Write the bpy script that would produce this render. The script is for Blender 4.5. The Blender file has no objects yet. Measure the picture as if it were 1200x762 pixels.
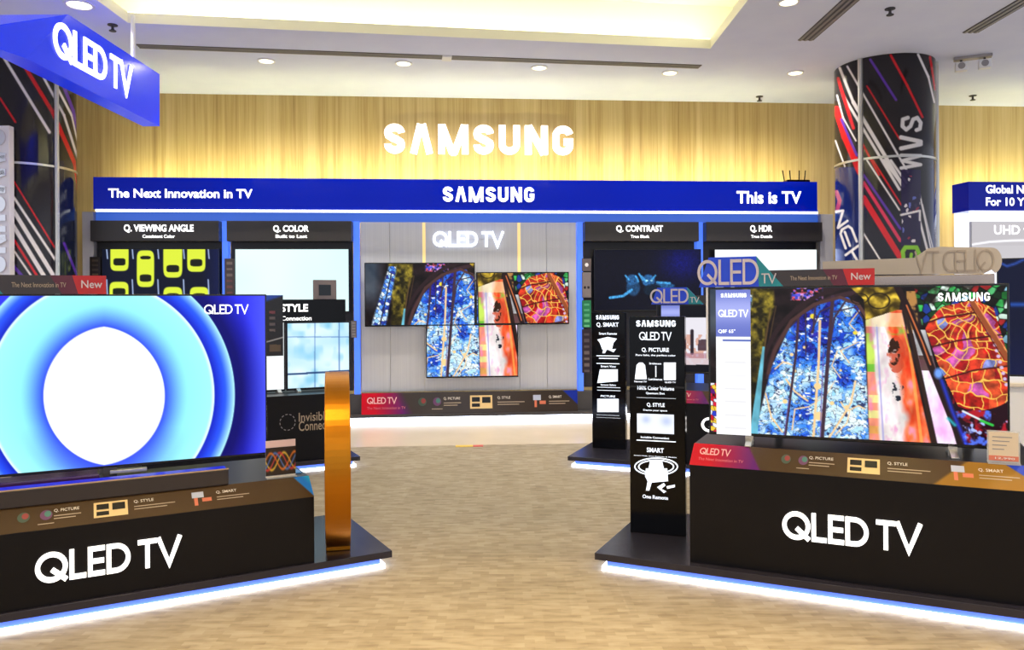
import bpy, math, random
import numpy as np
from mathutils import Matrix, Vector
SC = bpy.context.scene
COL = SC.collection
random.seed(3)

# ------------------------------------------------------------------ camera, world, exposure
FPX, CX, CY, ROLL, EYE = 920.0, 600.0, 358.0, 0.0065, 1.38
cr, sr = math.cos(ROLL), math.sin(ROLL)
RIGHT, UP, FWD = Vector((cr, 0, -sr)), Vector((sr, 0, cr)), Vector((0, 1, 0))
cam = bpy.data.cameras.new('camera'); camo = bpy.data.objects.new('camera', cam); COL.objects.link(camo)
cam.sensor_width = 36.0; cam.lens = 36.0*FPX/1200.0; cam.shift_y = -(381.0-CY)/1200.0; cam.clip_start = 0.05
M = Matrix((RIGHT, UP, -FWD)).transposed().to_4x4(); M.translation = (0, 0, EYE)
camo.matrix_world = M
SC.camera = camo
SC.view_settings.view_transform = 'Standard'; SC.view_settings.look = 'None'
SC.view_settings.gamma = 1.0; SC.view_settings.use_curve_mapping = False
SC.view_settings.exposure = 0.12
SC.cycles.use_denoising = True
SC.cycles.max_bounces = 6
SC.cycles.sample_clamp_indirect = 4.0
W = bpy.data.worlds.new('world'); SC.world = W; W.use_nodes = True
W.node_tree.nodes['Background'].inputs[0].default_value = (0.84, 0.89, 1.0, 1)
W.node_tree.nodes['Background'].inputs[1].default_value = 1.0
DOWNLIGHT_W, COVE_E, FASCIA_E, LED_E = 27.0, 16.0, 44.0, 10.0

# ------------------------------------------------------------------ frames and pixels -> metres
def lin(c):
    c = c/255.0
    return c/12.92 if c <= 0.04045 else ((c+0.055)/1.055)**2.4
def L3(rgb): return tuple(lin(v) for v in rgb)+(1.0,)
class Fr:
    def __init__(s, x, y, yaw):
        s.o = Vector((x, y, 0)); s.a = math.radians(yaw)
        s.ex = Vector((math.cos(s.a), math.sin(s.a), 0)); s.ey = Vector((-math.sin(s.a), math.cos(s.a), 0))
    def hit(s, px, py, y=0.0):            # point of the frame's plane local-y = y that a pixel shows -> (x, z)
        d = RIGHT*((px-CX)/FPX) + UP*((CY-py)/FPX) + FWD
        c = Vector((0, 0, EYE)); q = s.o + s.ey*y
        t = (q-c).dot(s.ey)/d.dot(s.ey); p = c+d*t
        return (p-s.o).dot(s.ex), p.z
    def box(s, px0, py0, px1, py1, y=0.0):
        a = s.hit(px0, py0, y); b = s.hit(px1, py1, y)
        return min(a[0], b[0]), max(a[0], b[0]), min(a[1], b[1]), max(a[1], b[1])
    def world(s, x, y, z=0): 
        p = s.o+s.ex*x+s.ey*y; return Vector((p.x, p.y, z))
    def at(s, x, y, dyaw=0): 
        p = s.world(x, y); return Fr(p.x, p.y, math.degrees(s.a)+dyaw)
def project(P):                            # world points (n,3) -> photo pixels
    d = P-np.array([0, 0, EYE]); w = d@np.array(FWD)
    return CX+FPX*(d@np.array(RIGHT))/w, CY-FPX*(d@np.array(UP))/w

# ------------------------------------------------------------------ materials
MATS = {}
def mat(name, rgb=(128,128,128), rough=0.5, metal=0.0, emit=None, es=1.0, coat=0.0, alpha=1.0, trans=0.0, spec=0.5):
    if name in MATS: return MATS[name]
    m = bpy.data.materials.new(name); m.use_nodes = True; b = m.node_tree.nodes['Principled BSDF']
    b.inputs['Base Color'].default_value = L3(rgb); b.inputs['Roughness'].default_value = rough
    b.inputs['Metallic'].default_value = metal; b.inputs['Coat Weight'].default_value = coat
    b.inputs['Alpha'].default_value = alpha; b.inputs['Transmission Weight'].default_value = trans
    b.inputs['Specular IOR Level'].default_value = spec
    if emit is not None:
        b.inputs['Emission Color'].default_value = L3(emit); b.inputs['Emission Strength'].default_value = es
    MATS[name] = m; return m
def nodes(m): return m.node_tree.nodes, m.node_tree.links, m.node_tree.nodes['Principled BSDF']
def ramp(n, stops):
    r = n.new('ShaderNodeValToRGB'); e = r.color_ramp.elements
    while len(e) < len(stops): e.new(0.5)
    for i, (p, c) in enumerate(stops): e[i].position = p; e[i].color = L3(c)
    return r
def mottle(m, c0, c1, scale=(3,3,3), detail=4, bump=0.0):   # gentle procedural variation of a plain material
    n, l, b = nodes(m); t = n.new('ShaderNodeTexCoord'); mp = n.new('ShaderNodeMapping'); mp.inputs['Scale'].default_value = scale
    z = n.new('ShaderNodeTexNoise'); z.inputs['Detail'].default_value = detail; z.inputs['Scale'].default_value = 1
    r = ramp(n, [(0.3, c0), (0.7, c1)])
    l.new(t.outputs['Object'], mp.inputs[0]); l.new(mp.outputs[0], z.inputs['Vector']); l.new(z.outputs[0], r.inputs[0]); l.new(r.outputs[0], b.inputs['Base Color'])
    if bump:
        bp = n.new('ShaderNodeBump'); bp.inputs['Strength'].default_value = bump; l.new(z.outputs[0], bp.inputs['Height']); l.new(bp.outputs[0], b.inputs['Normal'])
    return m
M_ceil = mottle(mat('ceiling_paint', rough=0.9), (220,225,248), (225,230,250))
M_cove = mat('cove_paint', (244,242,226), 0.9)
M_black = mottle(mat('black_laminate', rough=0.34, spec=0.22), (10,9,14), (14,13,18))
M_blackg = mat('black_gloss', (5,5,10), 0.12, spec=0.2)
M_plat = mottle(mat('platform_black', rough=0.25), (38,36,48), (46,44,56), (1,1,1))
M_bezel = mat('bezel_black', (10,10,12), 0.25)
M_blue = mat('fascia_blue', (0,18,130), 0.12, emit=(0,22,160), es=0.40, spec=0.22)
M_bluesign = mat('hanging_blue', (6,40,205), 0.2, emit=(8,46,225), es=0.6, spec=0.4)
M_blueled = mat('blue_glow_strip', (60,100,220), 0.4, emit=(70,118,240), es=0.95)
M_lintel = mat('blue_lit_band', (50,90,170), 0.4, emit=(52,96,196), es=0.7)
M_whiteled = mat('white_led', (255,255,255), 0.5, emit=(225,235,255), es=LED_E)
M_thinled = mat('thin_white_led', (255,255,255), 0.5, emit=(240,245,255), es=2.2)
M_baseblue = mat('recess_blue', (90,120,240), 0.5, emit=(84,120,240), es=0.9)
M_cream = mat('cream_print', (222,214,205), 0.5)
M_tan = mat('tan_print', (176,158,138), 0.5)
M_lit = mat('lit_letter', (255,255,255), 0.4, emit=(255,255,255), es=1.15)
M_litb = mat('lit_letter_cool', (240,245,255), 0.4, emit=(232,240,255), es=1.25)
M_print = mat('backlit_print', (235,240,250), 0.4, emit=(228,238,252), es=1.1)
M_steel = mat('steel_trim', (205,203,198), 0.28, 0.85)
M_gold = mat('gold_metal', (180,116,30), 0.36, 1.0)
M_post = mottle(mat('grey_post', rough=0.5), (168,166,172), (182,180,186))
M_acr = mat('clear_acrylic', (235,238,240), 0.08, trans=0.0, alpha=0.45)
M_beige = mottle(mat('beige_back', rough=0.55), (205,190,172), (212,198,182), (2,2,2))
M_beiged = mat('beige_back_darker', (186,168,150), 0.5)
M_blueacr = mat('blue_acrylic', (20,60,185), 0.3, emit=(10,50,185), es=0.35)
M_pinkbeige = mat('rose_beige_letter', (196,184,188), 0.4, emit=(190,178,185), es=0.15)
M_grey = mat('grey_plastic', (150,146,150), 0.4)
M_dgrey = mat('dark_grey', (60,58,62), 0.5)
M_white = mat('white_plastic', (232,232,234), 0.4)
M_red = mat('red_print', (176,18,40), 0.4)
M_lens = mat('lamp_lens', (255,250,225), 0.4, emit=(255,244,200), es=4.0)
M_cove_led = mat('cove_led', (255,240,180), 0.5, emit=(255,250,205), es=COVE_E)
M_fas_led = mat('fascia_led', (255,240,180), 0.5, emit=(252,250,186), es=FASCIA_E)
M_chrome = mat('chrome_letter', (220,218,222), 0.15, 1.0)

def pic_mat(name, es, rough=0.25, base=0.0):
    m = mat(name, (5,5,7), rough, spec=0.2 if es else 0.45); n, l, b = nodes(m)
    a = n.new('ShaderNodeVertexColor'); a.layer_name = 'pic'
    if es: l.new(a.outputs[0], b.inputs['Emission Color']); b.inputs['Emission Strength'].default_value = es
    if base: l.new(a.outputs[0], b.inputs['Base Color'])
    return m
M_screen = pic_mat('screen_picture', 1.05, 0.3)
M_wrap = pic_mat('printed_wrap', 0.0, 0.12, 1.0)
M_graphic = pic_mat('graphic_print', 0.0, 0.22, 1.0)

m = M_wood = mat('wood_slats', rough=0.5); n, l, b = nodes(m)
t = n.new('ShaderNodeTexCoord'); mp = n.new('ShaderNodeMapping'); mp.inputs['Scale'].default_value = (9, 9, 0.12)
z = n.new('ShaderNodeTexNoise'); z.inputs['Scale'].default_value = 1; z.inputs['Detail'].default_value = 6; z.inputs['Roughness'].default_value = 0.7
mp2 = n.new('ShaderNodeMapping'); mp2.inputs['Scale'].default_value = (40, 40, 1.2); z2 = n.new('ShaderNodeTexNoise'); z2.inputs['Scale'].default_value = 1
ad = n.new('ShaderNodeMath'); ad.operation = 'MULTIPLY_ADD'; ad.inputs[1].default_value = 0.3
r = ramp(n, [(0.42, (150,120,66)), (0.56, (180,150,90)), (0.66, (194,166,106)), (0.80, (206,180,124))])
l.new(t.outputs['Object'], mp.inputs[0]); l.new(mp.outputs[0], z.inputs['Vector']); l.new(t.outputs['Object'], mp2.inputs[0]); l.new(mp2.outputs[0], z2.inputs['Vector'])
l.new(z2.outputs[0], ad.inputs[0]); l.new(z.outputs[0], ad.inputs[2]); l.new(ad.outputs[0], r.inputs[0]); l.new(r.outputs[0], b.inputs['Base Color'])

m = M_carpet = mat('carpet_tiles', rough=0.8); n, l, b = nodes(m)
t = n.new('ShaderNodeTexCoord'); mp = n.new('ShaderNodeMapping'); mp.inputs['Scale'].default_value = (1, 1, 1)
ck = n.new('ShaderNodeTexBrick'); ck.inputs['Scale'].default_value = 1.0; ck.offset = 0.5
ck.inputs['Brick Width'].default_value = 0.26; ck.inputs['Row Height'].default_value = 0.5; ck.inputs['Mortar Size'].default_value = 0.0
ck.inputs['Color1'].default_value = L3((160,148,128)); ck.inputs['Color2'].default_value = L3((168,156,136)); ck.inputs['Mortar'].default_value = L3((164,152,132))
mp2 = n.new('ShaderNodeMapping'); mp2.inputs['Scale'].default_value = (8, 30, 1); z2 = n.new('ShaderNodeTexNoise'); z2.inputs['Scale'].default_value = 1; z2.inputs['Detail'].default_value = 3
rr = ramp(n, [(0.30, (186,178,166)), (0.46, (236,232,226)), (0.60, (255,255,255))]); mx = n.new('ShaderNodeMix'); mx.data_type = 'RGBA'; mx.blend_type = 'MULTIPLY'; mx.inputs[0].default_value = 0.55
l.new(t.outputs['Object'], mp.inputs[0]); l.new(mp.outputs[0], ck.inputs['Vector']); l.new(t.outputs['Object'], mp2.inputs[0]); l.new(mp2.outputs[0], z2.inputs['Vector'])
bk = n.new('ShaderNodeTexBrick'); bk.inputs['Scale'].default_value = 1.0; bk.offset = 0.5; bk.inputs['Brick Width'].default_value = 0.085; bk.inputs['Row Height'].default_value = 0.036
bk.inputs['Mortar Size'].default_value = 0.0; bk.inputs['Color1'].default_value = L3((208,200,188)); bk.inputs['Color2'].default_value = L3((255,255,255)); bk.inputs['Bias'].default_value = 0.15
mb_ = n.new('ShaderNodeMix'); mb_.data_type = 'RGBA'; mb_.blend_type = 'MULTIPLY'; mb_.inputs[0].default_value = 0.65
l.new(mp.outputs[0], bk.inputs['Vector']); l.new(ck.outputs[0], mb_.inputs[6]); l.new(bk.outputs[0], mb_.inputs[7])
l.new(z2.outputs[0], rr.inputs[0]); l.new(mb_.outputs[2], mx.inputs[6]); l.new(rr.outputs[0], mx.inputs[7]); l.new(mx.outputs[2], b.inputs['Base Color'])
bp = n.new('ShaderNodeBump'); bp.inputs['Strength'].default_value = 0.15; l.new(z2.outputs[0], bp.inputs['Height']); l.new(bp.outputs[0], b.inputs['Normal'])

m = M_tile = mottle(mat('cream_floor_tile', rough=0.18), (222,205,180), (232,216,192), (1.5,1.5,1))
m = M_alu = mat('brushed_aluminium', (200,200,204), 0.36, 0.35); n, l, b = nodes(m)
t = n.new('ShaderNodeTexCoord'); mp = n.new('ShaderNodeMapping'); mp.inputs['Scale'].default_value = (60, 60, 0.6); z = n.new('ShaderNodeTexNoise'); z.inputs['Scale'].default_value = 1
r = ramp(n, [(0.3, (203,203,208)), (0.7, (211,211,215))]); l.new(t.outputs['Object'], mp.inputs[0]); l.new(mp.outputs[0], z.inputs['Vector']); l.new(z.outputs[0], r.inputs[0]); l.new(r.outputs[0], b.inputs['Base Color'])

# ------------------------------------------------------------------ mesh helpers
class MB:
    def __init__(s): s.v = []; s.f = []
    def add(s, vs, fs):
        k = len(s.v); s.v += [tuple(p) for p in vs]; s.f += [tuple(i+k for i in f) for f in fs]; return s
    def box(s, x0, x1, y0, y1, z0, z1):
        return s.add([(x,y,z) for x in (x0,x1) for y in (y0,y1) for z in (z0,z1)],
                     [(0,1,3,2),(4,6,7,5),(0,4,5,1),(2,3,7,6),(0,2,6,4),(1,5,7,3)])
    def quad(s, *p): return s.add(p, [tuple(range(len(p)))])
    def prism(s, poly, y0, y1):           # polygon in x,z extruded in y
        n = len(poly); vs = [(x,y0,z) for x,z in poly]+[(x,y1,z) for x,z in poly]
        return s.add(vs, [tuple(range(n)), tuple(range(2*n-1, n-1, -1))]+[(i,i+n,(i+1)%n+n,(i+1)%n) for i in range(n)])
    def prismx(s, poly, x0, x1):          # polygon in y,z extruded in x
        n = len(poly); vs = [(x0,y,z) for y,z in poly]+[(x1,y,z) for y,z in poly]
        return s.add(vs, [tuple(range(n)), tuple(range(2*n-1, n-1, -1))]+[(i,i+n,(i+1)%n+n,(i+1)%n) for i in range(n)])
    def lathe(s, prof, c=(0,0,0), n=28, axis='z', cap=True):
        vs = []; 
        for (r, h) in prof:
            for i in range(n):
                a = 2*math.pi*i/n; p = (r*math.cos(a), r*math.sin(a), h)
                if axis == 'y': p = (p[0], h, p[1])
                if axis == 'x': p = (h, p[0], p[1])
                vs.append((p[0]+c[0], p[1]+c[1], p[2]+c[2]))
        fs = [(j*n+i, j*n+(i+1)%n, (j+1)*n+(i+1)%n, (j+1)*n+i) for j in range(len(prof)-1) for i in range(n)]
        if cap: fs += [tuple(range(n-1,-1,-1)), tuple((len(prof)-1)*n+i for i in range(n))]
        return s.add(vs, fs)
    def tube(s, p, q, r, n=10):
        p, q = Vector(p), Vector(q); d = (q-p).normalized(); u = d.orthogonal().normalized(); w = d.cross(u)
        vs = [e+(u*math.cos(2*math.pi*i/n)+w*math.sin(2*math.pi*i/n))*r for e in (p, q) for i in range(n)]
        return s.add(vs, [(i,(i+1)%n,(i+1)%n+n,i+n) for i in range(n)]+[tuple(range(n-1,-1,-1)), tuple(range(n,2*n))])
    def build(s, name, material, parent=None, bevel=0.0, label=None, kind=None, smooth=False):
        me = bpy.data.meshes.new(name); me.from_pydata(s.v, [], s.f); me.update()
        import bmesh
        bm = bmesh.new(); bm.from_mesh(me); bmesh.ops.recalc_face_normals(bm, faces=bm.faces); bm.to_mesh(me); bm.free()
        if smooth: me.polygons.foreach_set('use_smooth', [True]*len(me.polygons))
        me.materials.append(material); o = bpy.data.objects.new(name, me); COL.objects.link(o)
        if parent: o.parent = parent
        if bevel:
            b = o.modifiers.new('bevel', 'BEVEL'); b.width = bevel; b.segments = 2; b.limit_method = 'ANGLE'
        if label: o['label'] = label
        if kind: o['kind'] = kind
        return o
def T(name, label, cat, fr, group=None, z=0.0):
    o = bpy.data.objects.new(name, None); COL.objects.link(o); o.location = (fr.o.x, fr.o.y, z); o.rotation_euler = (0, 0, fr.a)
    o.empty_display_size = 0.1; o['label'] = label; o['category'] = cat
    if group: o['group'] = group
    return o
def tag(o, label, cat, group=None):
    o['label'] = label; o['category'] = cat
    if group: o['group'] = group
    return o

# stroke letters, height 1 ----------------------------------------------------------------
def arc(cx, cy, rx, ry, a0, a1, n=18):
    return [(cx+rx*math.cos(math.radians(a0+(a1-a0)*i/n)), cy+ry*math.sin(math.radians(a0+(a1-a0)*i/n))) for i in range(n+1)]
def glyph(ch, t):
    h = t/2
    if ch == 'Q': return 1.02, [arc(.51,.5,.51-h,.5-h,0,360,40)+['c'], [(.52,.42),(.98,.03)]]
    if ch == 'L': return .54, [[(h,1),(h,h),(.54,h)]]
    if ch == 'E': return .56, [[(.56,1-h),(h,1-h),(h,h),(.56,h)], [(h,.5),(.53,.5)]]
    if ch == 'D': return .80, [[(h,h),(.32,h)]+arc(.32,.5,.48-h,.5-h,-90,90)[1:-1]+[(.32,1-h),(h,1-h),(h,h),'c']]
    if ch == 'T': return .66, [[(0,1-h),(.66,1-h)], [(.33,1-h),(.33,0)]]
    if ch == 'V': return .80, [[(.0,1),(.38,.04),(.76,1)]]
    if ch == 'S':
        w = .72; p = arc(w/2,.70,w/2-h,.30-h,5,190,16)+[(h+.02,.62),(w/2-.06,.52),(w/2+.06,.48),(w-h-.02,.38)]+arc(w/2,.30,w/2-h,.30-h,10,-185,18)
        return w, [p]
    if ch == 'A': return .80, [[(h,0),(.36,1)], [(.44,1),(.80-h,0)]]
    if ch == 'M': return 1.07, [[(h,0),(h,1)], [(1.07-h,0),(1.07-h,1)], [(h+.03,.97),(.50,.03)], [(1.04-h,.97),(.57,.03)], [(.44,h*.55),(.63,h*.55)]]
    if ch == 'U': return .75, [[(h,1),(h,.33)]+arc(.375,.33,.375-h,.33-h,180,360)+[(.75-h,1)]]
    if ch == 'N': return .82, [[(h,0),(h,1)], [(.82-h,0),(.82-h,1)], [(h+.02,.98),(.80-h,.02)]]
    if ch == 'G': return .73, [arc(.365,.69,.365-h,.31-h,8,180,14)+arc(.365,.31,.365-h,.31-h,180,360,14)+[(.73-h,.45),(.40,.45)]]
    if ch == ' ': return .15, []
def ribbon(pts, t):
    closed = pts[-1] == 'c'
    if closed: pts = pts[:-1]
    if closed and math.dist(pts[0], pts[-1]) < 1e-6: pts = pts[:-1]
    pts = [p for i, p in enumerate(pts) if i == 0 or math.dist(p, pts[i-1]) > 1e-6]
    P = [Vector(p) for p in pts]; n = len(P); A = []; B = []
    for i in range(n):
        a = P[i-1] if (i > 0 or closed) else None; b = P[(i+1) % n] if (i < n-1 or closed) else None
        d1 = (P[i]-a).normalized() if a is not None else None; d2 = (b-P[i]).normalized() if b is not None else None
        d1 = d1 or d2; d2 = d2 or d1
        n1 = Vector((-d1.y, d1.x)); n2 = Vector((-d2.y, d2.x)); m = n1+n2
        if m.length < 1e-4: m = n1
        m.normalize(); k = min(1/max(m.dot(n1), .35), 2.2)*t/2
        A.append(P[i]+m*k); B.append(P[i]-m*k)
    v = A+B; f = [(i, (i+1) % n, (i+1) % n+n, i+n) for i in range(n if closed else n-1)]
    return v, f, n, closed
def stroke_letters(text, t, gap):         # -> list of (char, x0, [(verts2d, faces, n, closed)])
    x = 0; out = []
    for ch in text:
        w, ss = glyph(ch, t)
        if ss: out.append((ch, x, [ribbon(s, t) for s in ss]))
        x += w+gap
    return out, x-gap
def letters(text, box, y, mtl, parent, t=.15, gap=.05, depth=0.0, shear=None, sep=True, name='letter', fn=None):
    """lettering fitted to box=(x0,x1,z0,z1) on the plane local-y = y, thickness depth toward the viewer"""
    ls, wt = stroke_letters(text, t, gap); x0, x1, z0, z1 = box; sx = (x1-x0)/wt; sz = z1-z0; allmb = MB(); res = []
    for ch, lx, rs in ls:
        mb = MB()
        for v, f, n, closed in rs:
            q = [(x0+(lx+p[0])*sx, y, z0+p[1]*sz) for p in v]
            if depth:
                N = len(q); q2 = [(a, y-depth, c) for a, _, c in q]; fs = [tuple(i+N for i in g) for g in f]+list(f)
                ring = [(i, i+1) for i in range(n-1)]+([(n-1, 0)] if closed else [])
                for i, j in ring: fs += [(i, j, j+N, i+N), (i+n, j+n, j+n+N, i+n+N)]
                if not closed: fs += [(0, n, n+N, N), (n-1, 2*n-1, 2*n-1+N, n-1+N)]
                mb.add(q+q2, fs)
            else: mb.add(q, f)
        if fn: mb.v = [fn(p) for p in mb.v]
        if sep: res.append(mb.build(name, mtl, parent))
        else: allmb.add(mb.v, mb.f)
    if not sep: res.append(allmb.build(name, mtl, parent))
    return res
_tc = {}
def text2d(s, bold=0.0):
    if (s, bold) not in _tc:
        c = bpy.data.curves.new('t', 'FONT'); c.body = s; c.offset = bold; c.resolution_u = 3
        o = bpy.data.objects.new('t', c); me = bpy.data.meshes.new_from_object(o)
        v = [tuple(p.co)[:2] for p in me.vertices]; f = [tuple(p.vertices) for p in me.polygons]
        bpy.data.objects.remove(o); bpy.data.curves.remove(c); bpy.data.meshes.remove(me)
        xs = [p[0] for p in v]; ys = [p[1] for p in v]; a, b2, c2, d = min(xs), max(xs), min(ys), max(ys)
        _tc[(s, bold)] = ([((p[0]-a)/(b2-a), (p[1]-c2)/(d-c2)) for p in v], f)
    return _tc[(s, bold)]
def text(s, box, y, mtl, parent, bold=0.015, name='lettering', fn=None, mb=None):
    v, f = text2d(s, bold); x0, x1, z0, z1 = box
    q = [(x0+a*(x1-x0), y, z0+b*(z1-z0)) for a, b in v]
    if fn: q = [fn(p) for p in q]
    if mb is not None: mb.add(q, f); return
    return MB().add(q, f).build(name, mtl, parent)

# painted picture grids ------------------------------------------------------------------
def to_lin(a):
    a = np.clip(a, 0, 255)/255.0
    return np.where(a <= .04045, a/12.92, ((a+.055)/1.055)**2.4)
def grid(name, fn, nx, ny, painter, material, parent, world_fn, smooth=False):
    """fn(u,v)->local points (n,3); painter(u, v, px, py)->srgb (n,3)"""
    u, v = np.meshgrid(np.linspace(0, 1, nx), np.linspace(0, 1, ny)); u = u.ravel(); v = v.ravel()
    P = fn(u, v); Wd = world_fn(P); px, py = project(Wd); col = to_lin(painter(u, v, px, py))
    i = (np.arange(ny-1)[:, None]*nx+np.arange(nx-1)[None, :]).ravel()
    F = np.stack([i, i+nx, i+nx+1, i+1], 1)
    me = bpy.data.meshes.new(name); me.from_pydata(P.tolist(), [], F.tolist())
    a = me.color_attributes.new('pic', 'FLOAT_COLOR', 'POINT'); a.data.foreach_set('color', np.concatenate([col, np.ones((len(col), 1))], 1).astype(np.float32).ravel())
    if smooth: me.polygons.foreach_set('use_smooth', [True]*len(me.polygons))
    me.materials.append(material); o = bpy.data.objects.new(name, me); COL.objects.link(o); o.parent = parent
    return o
def frw(fr): 
    ex, ey, o = np.array(fr.ex), np.array(fr.ey), np.array(fr.o)
    return lambda P: o+P[:, :1]*ex+P[:, 1:2]*ey+P[:, 2:3]*np.array([0, 0, 1.0])
def screen(fr, parent, box, y, nx, ny, painter, material=None, name='screen'):
    x0, x1, z0, z1 = box
    return grid(name, lambda u, v: np.stack([x0+u*(x1-x0), np.full_like(u, y), z1-v*(z1-z0)], 1), nx, ny, painter, material or M_screen, parent, frw(fr))
def C(*c): return np.array(c, float)
def full(u, c): return np.tile(C(*c), (len(u), 1))
def put(img, m, c):
    m = np.clip(m, 0, 1)[:, None]; img[:] = img*(1-m)+np.asarray(c, float)*m
def seg(x, y, x0, y0, x1, y1, w, soft=1.0):
    dx, dy = x1-x0, y1-y0; t = np.clip(((x-x0)*dx+(y-y0)*dy)/(dx*dx+dy*dy), 0, 1)
    d = np.hypot(x-x0-t*dx, y-y0-t*dy); return np.clip((w/2-d)/soft+.5, 0, 1)
def poly_line(x, y, pts, w, soft=1.0):
    m = np.zeros_like(x)
    for a, b in zip(pts[:-1], pts[1:]): m = np.maximum(m, seg(x, y, *a, *b, w, soft))
    return m
def hsh(i, j, k): return np.modf(np.abs(np.sin(i*127.1+j*311.7+k*74.7)*43758.5453))[0]
def vor(x, y, s=0):
    ix, iy = np.floor(x), np.floor(y); d1 = np.full_like(x, 9.); d2 = d1.copy(); idd = np.zeros_like(x)
    for a in (-1, 0, 1):
        for b in (-1, 0, 1):
            cx, cy = ix+a, iy+b; d = np.hypot(cx+hsh(cx, cy, s)-x, cy+hsh(cx, cy, s+1)-y); h = hsh(cx, cy, s+2)
            n = d < d1; d2 = np.where(n, d1, np.minimum(d2, d)); idd = np.where(n, h, idd); d1 = np.where(n, d, d1)
    return idd, d2-d1
def noise(x, y, s=0):
    ix, iy = np.floor(x), np.floor(y); fx, fy = x-ix, y-iy; fx = fx*fx*(3-2*fx); fy = fy*fy*(3-2*fy)
    a = hsh(ix, iy, s)*(1-fx)+hsh(ix+1, iy, s)*fx; b = hsh(ix, iy+1, s)*(1-fx)+hsh(ix+1, iy+1, s)*fx; return a*(1-fy)+b*fy
def pal(h, cols):
    k = np.minimum((h*len(cols)).astype(int), len(cols)-1); return np.array(cols, float)[k]
def lerpx(v, pts):                       # piecewise-linear x(v)
    return np.interp(v, [p[0] for p in pts], [p[1] for p in pts])
def band(u, a, b, s=.003): return np.clip((u-a)/s+.5, 0, 1)*np.clip((b-u)/s+.5, 0, 1)

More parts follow.
